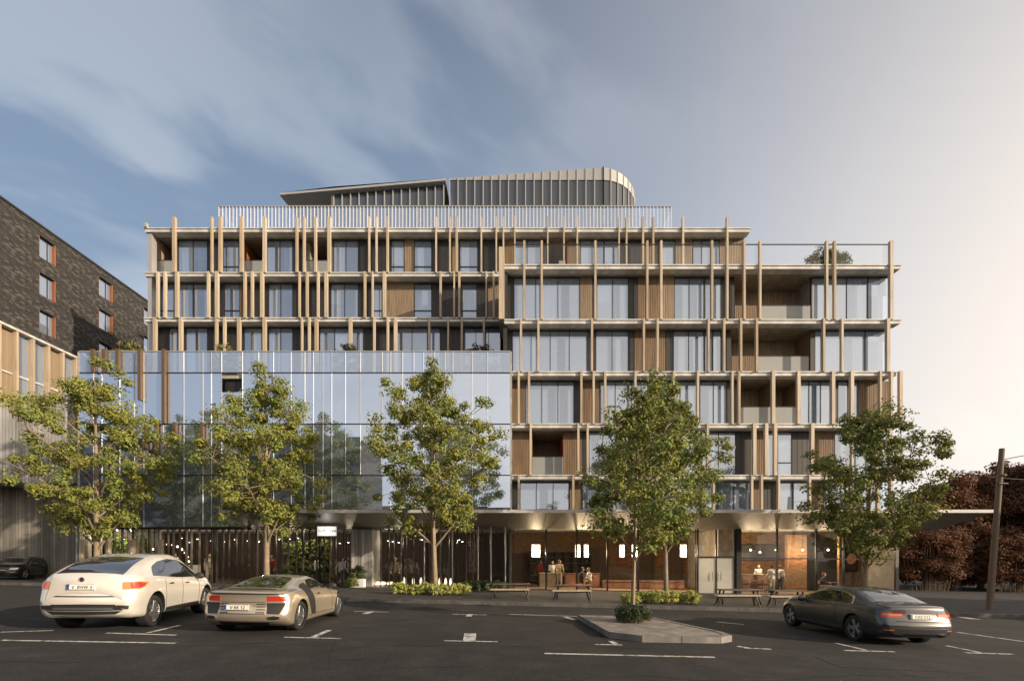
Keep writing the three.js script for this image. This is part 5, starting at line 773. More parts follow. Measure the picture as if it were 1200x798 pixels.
  put('deck_lip', M.trim, [[-0.80, 0.90], [0, 0.905], [0.80, 0.90]], [[-0.80, 0.872], [0, 0.876], [0.80, 0.872]], rear, { nu: 20, nv: 2, lift: 0.012 });
  put('panel_seam', M.seam, [[-0.46, 0.715], [0.46, 0.715]], [[-0.46, 0.705], [0.46, 0.705]], rear, { nu: 16, nv: 1, lift: 0.003 }); put('lower_seam', M.seam, [[-0.48, 0.47], [0.48, 0.47]], [[-0.48, 0.455], [0.48, 0.455]], rear, { nu: 16, nv: 1, lift: 0.003 }); put('diffuser', M.trim, [[-0.55, 0.275], [0.55, 0.275]], [[-0.5, 0.20], [0.5, 0.20]], rear, { nu: 16, nv: 3 });
  const pl = part(t, 'number_plate', rbox(0.02, 0.12, 0.53, 0.005), M.whiteMetal); pl.position.set(-S.axle + 0.012, 0.60, -0.1); pl.rotation.z = -0.08; const pf = new THREE.PlaneGeometry(0.52, 0.11); pf.rotateY(-Math.PI / 2); pf.translate(-0.0115, 0, 0); part(pl, 'plate_face', pf, plate('V·8K 12'));
  mirrorPart(C, S, 2.86, 0.93, 0.84, M.trim);
  put('deck_vent', M.trim, [[-0.5, 0.52], [0.5, 0.52]], [[-0.52, 0.40], [0.52, 0.40]], above, { nu: 14, nv: 2 });
}
// --- dark coupe, and the dark car half in view on the driveway
const coupeSpec = { L: 4.63, axle: 1.02, base: 2.75, half: 0.925, rad: 0.335, tyre: 0.25, arch: 0.372, spokes: 5, spokeStyle: 1, rearBow: 0.16, frontBow: 0.3,
  top: [[0, 0.84], [0.02, 0.94], [0.08, 0.985], [0.4, 1.015], [0.62, 1.04], [1.0, 1.19], [1.4, 1.31], [1.9, 1.368], [2.3, 1.37], [2.7, 1.30], [3.1, 1.13], [3.45, 0.985], [3.9, 0.93], [4.3, 0.83], [4.55, 0.70], [4.63, 0.60]],
  bot: [[0, 0.34], [0.1, 0.25], [0.35, 0.20], [1.0, 0.17], [4.0, 0.17], [4.63, 0.24]], sh: [[0, 0.78], [0.08, 0.88], [0.4, 0.93], [1.4, 0.93], [2.6, 0.89], [3.4, 0.87], [4.0, 0.82], [4.4, 0.72], [4.63, 0.55]],
  wm: [[0, 0.76], [0.06, 0.84], [0.2, 0.89], [0.6, 0.92], [1.1, 0.925], [2.2, 0.91], [3.7, 0.925], [4.2, 0.89], [4.5, 0.78], [4.63, 0.64]], ws: [[0, 0.70], [0.1, 0.79], [0.5, 0.86], [1.1, 0.88], [2.4, 0.86], [3.6, 0.86], [4.3, 0.76], [4.63, 0.55]],
  wt: [[0, 0.60], [0.2, 0.66], [0.6, 0.64], [1.2, 0.57], [2.2, 0.56], [2.8, 0.59], [3.3, 0.68], [3.9, 0.70], [4.63, 0.46]], rearProfile: [[0.15, 0.14], [0.34, 0.02], [0.52, 0.0], [0.66, 0.05], [0.85, 0.09], [1.0, 0.07]], frontProfile: [[0.2, 0.08], [0.45, 0.0], [0.75, 0.08]] };
function coupeSides({ put, side, above }, chrome) {
  for (const s of [1, -1]) {
    put('window_trim', chrome, [[1.12, 0.99], [1.25, 1.14], [1.6, 1.235], [2.1, 1.27], [2.5, 1.23], [2.9, 1.10], [3.22, 0.95]], [[1.10, 0.945], [1.25, 0.935], [1.6, 0.93], [2.1, 0.92], [2.5, 0.915], [2.9, 0.91], [3.22, 0.905]], side(s), { nu: 26, nv: 6, lift: 0.004 });
    put('side_window', M.darkGlass, [[1.17, 1.0], [1.28, 1.115], [1.62, 1.205], [2.1, 1.24], [2.5, 1.20], [2.88, 1.08], [3.15, 0.955]], [[1.15, 0.965], [1.28, 0.955], [1.62, 0.95], [2.1, 0.94], [2.5, 0.935], [2.88, 0.93], [3.15, 0.925]], side(s), { nu: 26, nv: 6, lift: 0.012 });
    put('window_pillar', M.trim, [[1.74, 1.215], [1.79, 1.22]], [[1.68, 0.95], [1.73, 0.95]], side(s), { nu: 2, nv: 6, lift: 0.018 });
    put('door_seam', M.seam, [[1.66, 0.93], [1.672, 0.93]], [[1.70, 0.36], [1.712, 0.36]], side(s), { nu: 2, nv: 12, lift: 0.003 }); put('door_seam', M.seam, [[3.12, 0.88], [3.132, 0.88]], [[3.08, 0.36], [3.092, 0.36]], side(s), { nu: 2, nv: 12, lift: 0.003 }); put('door_handle', chrome, [[1.80, 0.84], [2.02, 0.84]], [[1.80, 0.81], [2.02, 0.81]], side(s), { nu: 4, nv: 2, lift: 0.025 });
    put('sill_strip', chrome, [[1.5, 0.30], [3.3, 0.30]], [[1.5, 0.285], [3.3, 0.285]], side(s), { nu: 20, nv: 1, lift: 0.006 });
  }
  put('rear_window', M.darkGlass, [[-0.50, 1.26], [0, 1.30], [0.50, 1.26]], [[-0.60, 0.60], [0, 0.58], [0.60, 0.60]], above, { nu: 18, nv: 10 });
  put('windscreen', M.darkGlass, [[-0.62, 3.34], [0, 3.42], [0.62, 3.34]], [[-0.51, 2.66], [0, 2.70], [0.51, 2.66]], above, { nu: 18, nv: 10 });
}
{
  const S = coupeSpec, paint = phy([0.062, 0.062, 0.066], 0.30, { metalness: 0.5, clearcoat: 1, clearcoatRoughness: 0.03 });
  const C = car('coupe_car', 'dark grey coupe with silver wheels, parked nose to the benches', S, [9.62, 12.0], [0.0, 1], paint), { t, put, rear } = C; coupeSides(C, M.chrome);
  for (const sgn of [1, -1]) {
    const f = (l) => l.map(([z, y]) => [z * sgn, y]);
    put('tail_light', M.tailRed, f([[0.40, 0.835], [0.82, 0.83]]), f([[0.42, 0.72], [0.83, 0.70]]), rear, { nu: 12 }); put('light_band', M.tailAmber, f([[0.42, 0.80], [0.80, 0.795]]), f([[0.43, 0.765], [0.80, 0.755]]), rear, { nu: 10, nv: 2, lift: 0.014 });
    put('exhaust', M.chrome, f([[0.44, 0.335], [0.60, 0.335]]), f([[0.44, 0.275], [0.60, 0.275]]), rear, { nu: 8, lift: 0.03, skin: 0.05 }); put('exhaust_mouth', M.seam, f([[0.46, 0.325], [0.58, 0.325]]), f([[0.46, 0.285], [0.58, 0.285]]), rear, { nu: 6, lift: 0.05 });
    put('reflector', M.tailAmber, f([[0.62, 0.43], [0.80, 0.43]]), f([[0.62, 0.41], [0.80, 0.41]]), rear, { nu: 6, nv: 1 });
  }
  put('boot_seam', M.seam, [[-0.58, 0.635], [0.58, 0.635]], [[-0.57, 0.622], [0.57, 0.622]], rear, { nu: 16, nv: 1, lift: 0.003 }); put('bumper_line', M.chrome, [[-0.78, 0.475], [0.78, 0.475]], [[-0.78, 0.46], [0.78, 0.46]], rear, { nu: 20, nv: 1, lift: 0.006 });
  const pl = part(t, 'number_plate', rbox(0.02, 0.12, 0.53, 0.005), M.whiteMetal); pl.position.set(-S.axle + 0.055, 0.745, 0); pl.rotation.z = -0.1; const pf = new THREE.PlaneGeometry(0.52, 0.11); pf.rotateY(-Math.PI / 2); pf.translate(-0.0115, 0, 0); part(pl, 'plate_face', pf, plate('EMZ·512'));
  mirrorPart(C, S, 3.02, 0.93, 0.88, paint);
}
{
  const S = { ...coupeSpec }, paint = phy([0.02, 0.02, 0.021], 0.28, { metalness: 0.3, clearcoat: 1, clearcoatRoughness: 0.04 });
  const C = car('saloon_car', 'black car with chrome grille standing on the driveway by the concrete wall', S, [-31.0, 31.0 - 0.5], [0.34, -1], paint), { t, put, front } = C; coupeSides(C, M.chrome); t.position.y = gy(-31) + 0.135;
  put('grille', M.trim, [[-0.44, 0.66], [0, 0.68], [0.44, 0.66]], [[-0.40, 0.50], [0, 0.49], [0.40, 0.50]], front, { nu: 14 }); put('grille_bar', M.chrome, [[-0.47, 0.69], [0, 0.71], [0.47, 0.69]], [[-0.46, 0.665], [0, 0.685], [0.46, 0.665]], front, { nu: 14, nv: 1, lift: 0.012 }); put('grille_bar', M.chrome, [[-0.42, 0.585], [0.42, 0.585]], [[-0.42, 0.57], [0.42, 0.57]], front, { nu: 12, nv: 1, lift: 0.014 });
  const e = new THREE.CylinderGeometry(0.075, 0.075, 0.03, 20); e.rotateZ(Math.PI / 2); e.translate(S.L - S.axle + 0.0, 0.585, 0); part(t, 'round_badge', e, M.chrome);
  for (const sgn of [1, -1]) { const f = (l) => l.map(([z, y]) => [z * sgn, y]); put('headlight', M.lensClear, f([[0.52, 0.70], [0.80, 0.72]]), f([[0.52, 0.58], [0.80, 0.62]]), front, { nu: 8 }); put('bumper_chrome', M.chrome, f([[0.46, 0.43], [0.80, 0.47]]), f([[0.46, 0.40], [0.80, 0.44]]), front, { nu: 8, nv: 1 }); put('bumper_intake', M.trim, f([[0.44, 0.38], [0.74, 0.38]]), f([[0.44, 0.29], [0.70, 0.29]]), front, { nu: 8 }); }
  mirrorPart(C, S, 3.02, 0.93, 0.88, paint);
}
// ---------------------------------------------------------------- benches, people, shop contents
function bench(px, d, len, label, group) { // low bench of pale planks on splayed dark legs
  const x = X(px, d), t = thing('timber_bench', label, 'bench', [x, gy(x) + 0.13, -d], group);
  for (let i = 0; i < 4; i++) part(t, 'seat_plank', rbox(len, 0.055, 0.105, 0.008, 0, 0.445, -0.17 + i * 0.113), M.benchTop);
  part(t, 'rail', [box(len - 0.3, 0.05, 0.06, 0, 0.39, 0.12), box(len - 0.3, 0.05, 0.06, 0, 0.39, -0.12)], M.frame);
  for (const sx of [-1, 1]) for (const sz of [-1, 1]) part(t, 'leg', rod(V(sx * (len / 2 - 0.06), 0, sz * 0.19), V(sx * (len / 2 - 0.2), 0.40, sz * 0.14), 0.035, 0.035, 6), M.frame);
}
function table(px, d, len, label, group) {
  const x = X(px, d), t = thing('timber_table', label, 'table', [x, gy(x) + 0.13, -d], group);
  for (let i = 0; i < 5; i++) part(t, 'top_plank', rbox(len, 0.05, 0.125, 0.008, 0, 0.64, -0.27 + i * 0.135), M.tableTop);
  for (const sx of [-1, 1]) for (const sz of [-1, 1]) part(t, 'leg', rod(V(sx * (len / 2 - 0.08), 0, sz * 0.26), V(sx * (len / 2 - 0.18), 0.62, sz * 0.18), 0.04, 0.04, 6), M.frame);
}
M.benchTop = std([0.56, 0.45, 0.31], 0.6, { map: T.grain }); M.tableTop = std([0.12, 0.09, 0.065], 0.6, { map: T.grain });
[[597.5, 20.9, 1.75, 'left of the pair before the lobby'], [670, 20.9, 1.75, ''], [864, 19.9, 1.85, ''], [921, 19.9, 1.5, '']].forEach(([p, d, l], i) => {
  const where = ['beside the low green planting', 'in front of the bottle shelf', 'in front of the frosted shop door', 'partly behind the dark coupe'][i];
  bench(p, d, l, `low pale timber bench ${where}`, 'benches on the pavement'); table(p + 2, d + 0.95, l * 1.0, `dark timber table behind the bench ${where}`, 'tables behind the benches');
});
// people: one continuous body from blended tapered capsules; clothes and hair as children
const SK = std([0.50, 0.32, 0.22], 0.6);
function capsField(caps, k) { return (x, y, z) => { let d = 1e3; for (const c of caps) { const [a, b, ra, rb] = c, bx_ = b[0] - a[0], by = b[1] - a[1], bz = b[2] - a[2], t = clamp(((x - a[0]) * bx_ + (y - a[1]) * by + (z - a[2]) * bz) / (bx_ * bx_ + by * by + bz * bz + 1e-9)), dx = x - a[0] - bx_ * t, dy = y - a[1] - by * t, dz = z - a[2] - bz * t, e = Math.sqrt(dx * dx + dy * dy + dz * dz) - mix(ra, rb, t), h = clamp(0.5 + 0.5 * (d - e) / k); d = mix(d, e, h) - k * h * (1 - h); } return d; }; }
const mcMat = std([1, 1, 1]);
function march(field, cy, half, res = 66) { const mc = new MarchingCubes(res, mcMat, false, false, 60000); mc.isolation = 0; const n = res, hs = n / 2; for (let k = 0; k < n; k++) for (let j = 0; j < n; j++) for (let i = 0; i < n; i++) mc.field[n * n * k + n * j + i] = -field((i - hs) / hs * half, cy + (j - hs) / hs * half, (k - hs) / hs * half); mc.update(); const c = mc.count, g = new THREE.BufferGeometry(); const p = new Float32Array(mc.positionArray.subarray(0, c * 3)), nn = new Float32Array(mc.normalArray.subarray(0, c * 3)); for (let i = 0; i < c; i++) { p[i * 3] *= half; p[i * 3 + 1] = p[i * 3 + 1] * half + cy; p[i * 3 + 2] *= half; } g.setAttribute('position', new THREE.BufferAttribute(p, 3)); g.setAttribute('normal', new THREE.BufferAttribute(nn, 3)); g.computeVertexNormals(); return g; }
// poses in metres, y up, facing +z; joints of a 1.72 m adult
const POSES = {
  stand: { hip: 0.92, kL: [0.10, 0.49, 0.02], kR: [-0.10, 0.49, 0.01], fL: [0.11, 0.07, -0.02], fR: [-0.12, 0.07, -0.01], eL: [0.25, 1.12, -0.03], eR: [-0.25, 1.12, -0.02], wL: [0.27, 0.88, 0.06], wR: [-0.26, 0.88, 0.07], lean: 0 },
  reach: { hip: 0.92, kL: [0.10, 0.49, 0.03], kR: [-0.10, 0.49, -0.01], fL: [0.12, 0.07, 0.02], fR: [-0.11, 0.07, -0.05], eL: [0.27, 1.10, 0.06], eR: [-0.24, 1.12, 0.08], wL: [0.20, 1.10, 0.30], wR: [-0.10, 1.08, 0.30], lean: 0.05 },
  walk: { hip: 0.90, kL: [0.09, 0.50, 0.16], kR: [-0.10, 0.47, -0.06], fL: [0.10, 0.08, 0.25], fR: [-0.10, 0.11, -0.32], eL: [0.26, 1.10, -0.12], eR: [-0.26, 1.12, 0.08], wL: [0.27, 0.88, -0.10], wR: [-0.25, 0.92, 0.24], lean: 0.04 },
  sit: { hip: 0.52, kL: [0.12, 0.53, 0.43], kR: [-0.12, 0.53, 0.43], fL: [0.12, 0.08, 0.42], fR: [-0.12, 0.08, 0.45], eL: [0.25, 0.74, 0.08], eR: [-0.25, 0.74, 0.08], wL: [0.14, 0.70, 0.34], wR: [-0.13, 0.70, 0.34], lean: 0.06 },
};
const built = {};
function figure(pose) {
  if (built[pose]) return built[pose];
  const q = POSES[pose], h = q.hip, L = q.lean, ch = [0, h + 0.34, L], nk = [0, h + 0.54, L + 0.02], hd = [0, h + 0.70, L + 0.05], sL = [0.175, h + 0.47, L], sR = [-0.175, h + 0.47, L];
  const legs = [[[0.09, h - 0.02, 0], q.kL, 0.088, 0.056], [[-0.09, h - 0.02, 0], q.kR, 0.088, 0.056], [q.kL, q.fL, 0.057, 0.038], [q.kR, q.fR, 0.057, 0.038]], feet = [[q.fL, [q.fL[0], Math.max(0.035, q.fL[1] - 0.04), q.fL[2] + 0.16], 0.042, 0.034], [q.fR, [q.fR[0], Math.max(0.035, q.fR[1] - 0.04), q.fR[2] + 0.16], 0.042, 0.034]];
  const torso = [[[0, h, 0], ch, 0.125, 0.145], [[0.05, h - 0.02, 0], [-0.05, h - 0.02, 0], 0.115, 0.115], [sL, sR, 0.07, 0.07], [ch, [0, h + 0.44, L], 0.145, 0.10]], arms = [[sL, q.eL, 0.052, 0.040], [sR, q.eR, 0.052, 0.040], [q.eL, q.wL, 0.040, 0.030], [q.eR, q.wR, 0.040, 0.030]];
  const head = [[nk.map((v, i) => v - (i === 1 ? 0.06 : 0)), nk, 0.052, 0.05], [hd, [hd[0], hd[1] + 0.05, hd[2] - 0.012], 0.082, 0.088], [[hd[0], hd[1] - 0.055, hd[2] + 0.035], [hd[0], hd[1] + 0.02, hd[2] + 0.03], 0.052, 0.06]];
  const cy = 0.86, hf = 0.93, all = capsField([...torso, ...arms, ...legs, ...feet, ...head], 0.035), fine = [];
  const headF = capsField([...head, [[hd[0], hd[1] + 0.005, hd[2] + 0.095], [hd[0], hd[1] - 0.022, hd[2] + 0.108], 0.009, 0.013], [[hd[0] - 0.03, hd[1] - 0.055, hd[2] + 0.085], [hd[0] + 0.03, hd[1] - 0.055, hd[2] + 0.085], 0.008, 0.008], [[0.088, hd[1] + 0.01, hd[2]], [0.09, hd[1] - 0.03, hd[2]], 0.014, 0.012], [[-0.088, hd[1] + 0.01, hd[2]], [-0.09, hd[1] - 0.03, hd[2]], 0.014, 0.012]], 0.012);
  fine.push(march((x, y, z) => headF(x, y, z + hd[2]), hd[1] - 0.02, 0.19, 44).translate(0, 0, hd[2]));
  for (const [w, e, s] of [[q.wL, q.eL, 1], [q.wR, q.eR, -1]]) { // palm, four fingers and a thumb, slightly curled
    const W = V(...w), dir = W.clone().sub(V(...e)).normalize(), sd = V(1, 0, 0).addScaledVector(dir, -dir.x).normalize(), nn = new THREE.Vector3().crossVectors(dir, sd), at = (a, b, c) => W.clone().addScaledVector(dir, a).addScaledVector(sd, b).addScaledVector(nn, c);
    fine.push(rbox(0.075, 0.09, 0.03, 0.012).applyMatrix4(new THREE.Matrix4().makeBasis(sd, dir, nn.clone().negate())).translate(...at(0.055, 0, 0).toArray()));
    [0.058, 0.072, 0.068, 0.052].forEach((l, i) => { const o = (i - 1.5) * 0.019; fine.push(rod(at(0.09, o, 0), at(0.09 + l * 0.55, o, -0.006), 0.009, 0.0085, 6), rod(at(0.09 + l * 0.55, o, -0.006), at(0.09 + l, o, -0.026), 0.0085, 0.007, 6)); });
    fine.push(rod(at(0.03, -s * 0.035, 0), at(0.075, -s * 0.062, -0.012), 0.011, 0.0095, 6), rod(at(0.075, -s * 0.062, -0.012), at(0.10, -s * 0.058, -0.024), 0.0095, 0.008, 6));
  }
  const grow = (list, g) => list.map(([a, b, ra, rb]) => [a, b, ra + g, rb + g]);
  const top = capsField([...grow(torso, 0.014), ...grow(arms.slice(0, 2), 0.014), ...arms.slice(2).map(([a, b, ra, rb]) => [a, a.map((v, i) => mix(v, b[i], 0.85)), ra + 0.013, rb + 0.012])], 0.035), bottom = capsField([...grow(legs, 0.016), [[0.05, h, 0], [-0.05, h, 0], 0.132, 0.132]], 0.035), shoe = capsField(grow(feet, 0.012), 0.02), hair = capsField([[[hd[0], hd[1] + 0.055, hd[2] - 0.025], [hd[0], hd[1] - 0.03, hd[2] - 0.045], 0.098, 0.075]], 0.02);
  return built[pose] = { body: mergeGeometries([march(all, cy, hf, 74), ...fine].map(plain)), top: march((x, y, z) => Math.max(top(x, y, z), h - 0.06 - y), cy, hf, 74), bottom: march((x, y, z) => Math.max(bottom(x, y, z), y - h - 0.07, 0.09 - y), cy, hf, 74), shoes: march(shoe, 0.3, 0.5, 48), hair: march((x, y, z) => hair(x, y, z + hd[2]), hd[1], 0.22, 40).translate(0, 0, hd[2]) };
}
function person(px, d, pose, turn, label, [top, bottom, hair], lift = 0.142, scale = 1) {
  const x = X(px, d), f = figure(pose), t = thing('person', label, 'person', [x, gy(x) + lift, -d]); t.rotation.y = turn; t.scale.setScalar(scale);
  const b = part(t, 'body', f.body, SK); part(t, 'top', f.top, std(top, 0.85)); part(t, 'trousers', f.bottom, std(bottom, 0.85)); part(t, 'hair', f.hair, std(hair, 0.6)); part(t, 'shoes', f.shoes, M.black); return t;
}
const WHITE = [0.72, 0.70, 0.66], DK = [0.03, 0.03, 0.035], BR = [0.06, 0.035, 0.02], RED = [0.30, 0.05, 0.03], TAN = [0.34, 0.26, 0.18];
person(205, 30.9, 'reach', 0.3, 'person in a white shirt standing within the arch of bulbs', [WHITE, WHITE, BR]);
person(245, 29.5, 'stand', 0.6, 'person in pale clothes standing behind the lobby blades', [[0.55, 0.5, 0.4], [0.5, 0.45, 0.36], BR]);
person(318.5, 29.6, 'stand', -0.5, 'person in a red top beside the tree trunk in the lobby', [RED, DK, BR]);
person(371, 29.2, 'reach', 2.6, 'person in a white shirt in front of the green wall', [WHITE, DK, BR]);
person(399, 27.5, 'walk', 2.7, 'person in a grey jacket and black trousers walking into the lobby', [[0.30, 0.29, 0.27], DK, DK], 0.13);
person(405.5, 28.9, 'stand', 2.0, 'person in a pale top beside the concrete pier', [[0.5, 0.45, 0.4], DK, BR]);
person(463, 29.6, 'stand', 0.2, 'person with fair hair and brown jacket in the dark lobby', [[0.22, 0.14, 0.08], DK, [0.4, 0.3, 0.16]]);
person(632.5, 31.6, 'stand', 2.4, 'person in a red top before the bottle shelf', [RED, DK, BR]);
person(647, 31.2, 'reach', 0.2, 'person in a white top at the shop counter', [WHITE, DK, BR]);
person(655.5, 30.6, 'stand', 2.8, 'person in a long brown coat at the shop counter', [TAN, TAN, [0.12, 0.08, 0.05]], 0.142, 1.04);
person(681, 30.0, 'sit', 1.6, 'person in dark clothes seated beside the shop counter', [DK, DK, DK]);
person(691.5, 29.9, 'sit', -1.4, 'person in a white top seated beside the shop counter', [WHITE, [0.4, 0.2, 0.12], BR]);
person(889, 31.8, 'stand', 0.1, 'barkeeper in a white shirt behind the timber bar', [WHITE, DK, BR]);
person(905, 30.0, 'stand', 3.0, 'person in a white shirt and pale trousers standing at the bar', [WHITE, [0.6, 0.55, 0.45], BR]);
person(914.5, 31.0, 'stand', 2.2, 'person in a grey top standing near the stone panel', [[0.36, 0.33, 0.3], DK, BR]);
person(964, 29.2, 'sit', 1.2, 'red-haired person in a dark top seated by the cafe window', [DK, [0.35, 0.26, 0.2], [0.22, 0.07, 0.03]]);
{ // shelf of bottles behind the counter
  const d = 34.4, x0 = X(622, d), x1 = X(692, d), g = gy(x0) + 0.1, sh = thing('bottle_shelf', 'tall dark shelf unit filled with bottles against the brick wall', 'shelf', [(x0 + x1) / 2, g, -d]), n = 7;
  wpart(sh, 'back_panel', bx(x0, x1, g, 2.5, d + 0.32, d + 0.36), M.cladding);
  for (let i = 0; i <= n; i++) { const x = mix(x0, x1, i / n); wpart(sh, 'upright', bx(x - 0.025, x + 0.025, g, 2.5, d, d + 0.319), M.frame); }
  for (const y of [0.35, 0.75, 1.15, 1.62, 2.05, 2.46]) wpart(sh, 'shelf_board', bx(x0 + 0.026, x1 - 0.026, y, y + 0.035, d + 0.01, d + 0.318), M.batten);
  const r = rng(4), bt = [[0.02, 0.05, 0.02], [0.10, 0.03, 0.01], [0.30, 0.22, 0.10], [0.04, 0.04, 0.045]].map((c) => phy(c, 0.12, { clearcoat: 1 })), bg = new THREE.LatheGeometry([[0, 0], [0.04, 0.005], [0.04, 0.17], [0.015, 0.23], [0.015, 0.30], [0, 0.30]].map(([a, b]) => new THREE.Vector2(a, b)), 8);
  for (const y of [0.35, 0.75, 1.15, 1.62]) for (let x = x0 + 0.12; x < x1 - 0.1; x += 0.15 + r() * 0.14) { const m = prep(new THREE.Mesh(bg, bt[Math.floor(r() * 4)])); m.name = numbered('bottle'); m.position.set(x, y + 0.036, -d - 0.14 - r() * 0.06); scene.add(m); tag(m, ['bottle on the lowest board of the bottle shelf', 'bottle on the second board of the bottle shelf', 'bottle on the third board of the bottle shelf', 'bottle on the fourth board of the bottle shelf'][[0.35, 0.75, 1.15, 1.62].indexOf(y)], 'bottle', `bottles on shelf board ${['one', 'two', 'three', 'four'][[0.35, 0.75, 1.15, 1.62].indexOf(y)]}`); }
}
function counter(name, label, p0, p1, d, h, mat, topMat, depth = 0.6) { const x0 = X(p0, d), x1 = X(p1, d), g = gy((x0 + x1) / 2) + 0.142, t = thing(name, label, 'counter', [(x0 + x1) / 2, g, -d]); part(t, 'front', box(x1 - x0, h - 0.05, depth - 0.08, 0, (h - 0.05) / 2, 0), mat); part(t, 'worktop', rbox(x1 - x0 + 0.06, 0.05, depth, 0.01, 0, h - 0.024, 0), topMat); const n = Math.round((x1 - x0) / 0.7); for (let i = 0; i < n; i++) part(t, 'front_panel', box((x1 - x0) / n - 0.02, h - 0.2, 0.02, mix(-(x1 - x0) / 2, (x1 - x0) / 2, (i + 0.5) / n), (h - 0.05) / 2, depth / 2 - 0.029), mat); return t; }
counter('shop_counter', 'pale timber shop counter before the bottle shelf', 632, 651, 30.6 + 0.25, 0.95, M.battenPale, M.timber);
counter('shop_counter', 'long reddish timber counter beside the coated customer', 662, 702, 31.5, 0.95, M.counterRed, M.counterRed);
counter('display_table', 'long low reddish display table along the brick shop wall', 706, 800, 31.3, 0.55, M.counterRed, M.batten, 0.8);
counter('bar_counter', 'reddish timber bar counter in the cafe bay', 868, 902, 31.2, 1.1, M.counterRed, M.batten);
counter('reception_desk', 'white reception desk under the arch of bulbs', 204, 229, 30.2, 1.0, M.whiteMetal, M.whiteMetal);
for (let i = 0; i < 5; i++) { // bar stools and small tables
  const p = [874, 884, 893, 902, 908][i], d = [30.2, 29.8, 30.3, 29.7, 30.4][i], x = X(p, d), t = thing('bar_stool', 'tall dark bar stool drawn up to the reddish bar', 'stool', [x, gy(x) + 0.142, -d], 'stools at the bar'); part(t, 'seat', cyl(0.17, 0.17, 0.05, 0, 0.72, 0, 16), M.batten); for (let k = 0; k < 4; k++) { const a = k * Math.PI / 2 + 0.78; part(t, 'leg', rod(V(Math.cos(a) * 0.2, 0, Math.sin(a) * 0.2), V(Math.cos(a) * 0.12, 0.72, Math.sin(a) * 0.12), 0.015), M.black); } part(t, 'foot_ring', new THREE.TorusGeometry(0.175, 0.01, 6, 20).rotateX(Math.PI / 2).translate(0, 0.25, 0), M.black);
}
[[681, 30.0, 1.6, 'dark chair under the person beside the counter'], [691.5, 29.9, -1.4, 'dark chair under the person in the white top'], [964, 29.2, 1.2, 'dark chair by the cafe window under the red-haired person']].forEach(([p, d, a, label]) => { const x = X(p, d), t = thing('cafe_chair', label, 'chair', [x, gy(x) + 0.142, -d]); t.rotation.y = a; part(t, 'seat', rbox(0.42, 0.04, 0.42, 0.012, 0, 0.385, 0.05), M.batten); part(t, 'backrest', rbox(0.40, 0.22, 0.03, 0.01, 0, 0.75, -0.17), M.batten); for (const sx of [-1, 1]) for (const sz of [-1, 1]) part(t, 'leg', rod(V(sx * 0.18, 0, 0.05 + sz * 0.18), V(sx * 0.17, sz < 0 ? 0.85 : 0.37, 0.05 + sz * (sz < 0 ? 0.21 : 0.17)), 0.016), M.black); });
{ const x = X(975, 29.3), t = thing('cafe_table', 'small reddish cafe table beside the red-haired person', 'table', [x, gy(x) + 0.142, -29.3]); part(t, 'tabletop', cyl(0.38, 0.38, 0.04, 0, 0.72, 0, 24), M.counterRed); part(t, 'column', cyl(0.035, 0.035, 0.70, 0, 0.02, 0, 10), M.black); part(t, 'base', cyl(0.24, 0.2, 0.02, 0, 0, 0, 20), M.black); }
{ // poster with a loaf on a dark ground
  const d = 30.9, x = X(998, d), t = thing('poster', 'tall dark poster with a pale round loaf on the stone panel', 'poster', [x, 1.1, -d]), cv = document.createElement('canvas'); cv.width = 220; cv.height = 512; const c = cv.getContext('2d'); c.fillStyle = '#17120f'; c.fillRect(0, 0, 220, 512); c.fillStyle = '#b9b2a8'; c.fillRect(66, 70, 92, 20); c.fillStyle = '#3a2219'; c.beginPath(); c.ellipse(112, 400, 92, 80, 0, 0, 7); c.fill(); c.fillStyle = '#d99a6c'; c.beginPath(); c.ellipse(112, 290, 78, 96, 0.5, 0, 7); c.fill(); c.strokeStyle = '#8a4f2f'; c.lineWidth = 7; for (let k = 0; k < 4; k++) { c.beginPath(); c.moveTo(70 + k * 22, 330 - k * 24); c.lineTo(130 + k * 16, 300 - k * 26); c.stroke(); }
  const tx = new THREE.CanvasTexture(cv); tx.colorSpace = THREE.SRGBColorSpace; tx.magFilter = THREE.LinearFilter; const f = new THREE.PlaneGeometry(0.86, 2.0); f.translate(0, 1.0, 0.026); part(t, 'board', box(0.9, 2.04, 0.04, 0, 1.0, 0), M.black); part(t, 'print', f, new THREE.MeshStandardMaterial({ map: tx, roughness: 0.6 }));
}
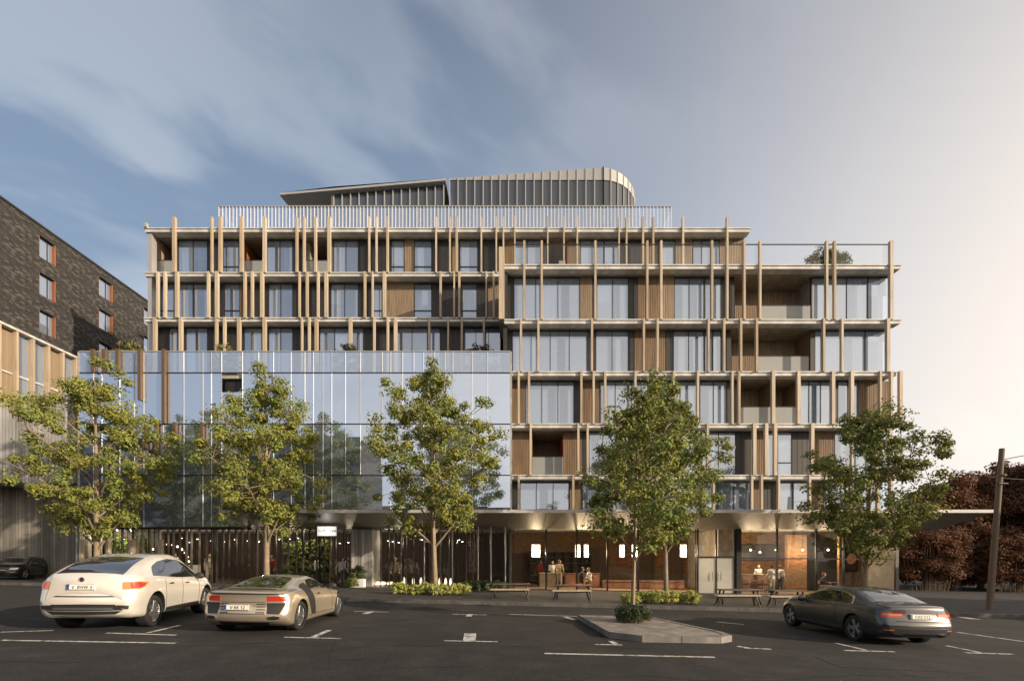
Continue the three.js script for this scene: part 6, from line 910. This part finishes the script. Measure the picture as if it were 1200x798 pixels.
{ // planters by the pier and along the lobby
  const x = X(418, 27.2); const t = thing('planter_box', 'white planter box by the concrete pier', 'planter', [x, gy(x) + 0.13, -27.2]); part(t, 'box', [box(0.9, 0.06, 0.4, 0, 0.03, 0), box(0.9, 0.42, 0.03, 0, 0.27, 0.185), box(0.9, 0.42, 0.03, 0, 0.27, -0.185), box(0.03, 0.42, 0.338, 0.435, 0.27, 0), box(0.03, 0.42, 0.338, -0.435, 0.27, 0)], M.whiteMetal); part(t, 'soil', box(0.83, 0.3, 0.33, 0, 0.22, 0), M.soil);
  shrub('planter_shrub', 'dark green shrub growing in the white planter box', [x, gy(x) + 0.5, -27.2], [0.42, 0.85, 0.2], 22, { seed: 901, tint: [0.08, 0.11, 0.03], cl: 0.15, leaves: 40, size: 0.06 });
  const x2 = X(404, 26.6); shrub('ground_shrub', 'small bright green shrub on the pavement before the white planter', [x2 + 0.3, gy(x2) + 0.13, -26.6], [0.4, 0.55, 0.3], 20, { seed: 911, tint: [0.16, 0.20, 0.05], cl: 0.13, leaves: 40, size: 0.05 });
  const x3 = X(565, 25.6); shrub('ground_shrub', 'low spiky green planting beside the steel columns', [x3, gy(x3) + 0.13, -25.6], [1.6, 0.62, 0.4], 44, { seed: 921, tint: [0.09, 0.11, 0.045], cl: 0.15, leaves: 36, size: 0.07 });
  for (let i = 0; i < 9; i++) { const p = [443, 448, 457, 473, 484, 493, 515, 522, 528][i], xx = X(p, 28.9), s = thing('floor_lamp', 'small white stone-shaped lamp on the lobby floor', 'lamp', [xx, gy(xx) + 0.142, -28.95], 'white floor lamps in the lobby'); const h = i < 3 ? 0.25 : 0.55; part(s, 'shade', new THREE.SphereGeometry(1, 14, 10).scale(i < 3 ? 0.22 : 0.08, h / 2, i < 3 ? 0.2 : 0.08).translate(0, h / 2 + 0.02, 0), M.floorLamp); part(s, 'foot', cyl(0.06, 0.06, 0.03, 0, 0, 0, 12), M.black); lampLight(s, 0, h / 2, 0.3, 0.35); }
  const xs = X(555, 29.4), sc = thing('bead_curtain', 'hanging curtain of tiny glinting beads in the lobby', 'decoration', [xs, 1.1, -29.4]), r = rng(33), bd = []; for (let i = 0; i < 150; i++) bd.push(new THREE.OctahedronGeometry(0.022, 0).translate((r() - 0.5) * 0.62, r() * 1.9, (r() - 0.5) * 0.3)); const b2 = part(sc, 'beads', bd, M.beads); b2.userData.kind = 'stuff'; for (let i = 0; i < 6; i++) part(sc, 'thread', cyl(0.004, 0.004, 2.75, -0.28 + i * 0.112, 0, 0, 4), M.greyMetal);
}
renderer.render(scene, camera);
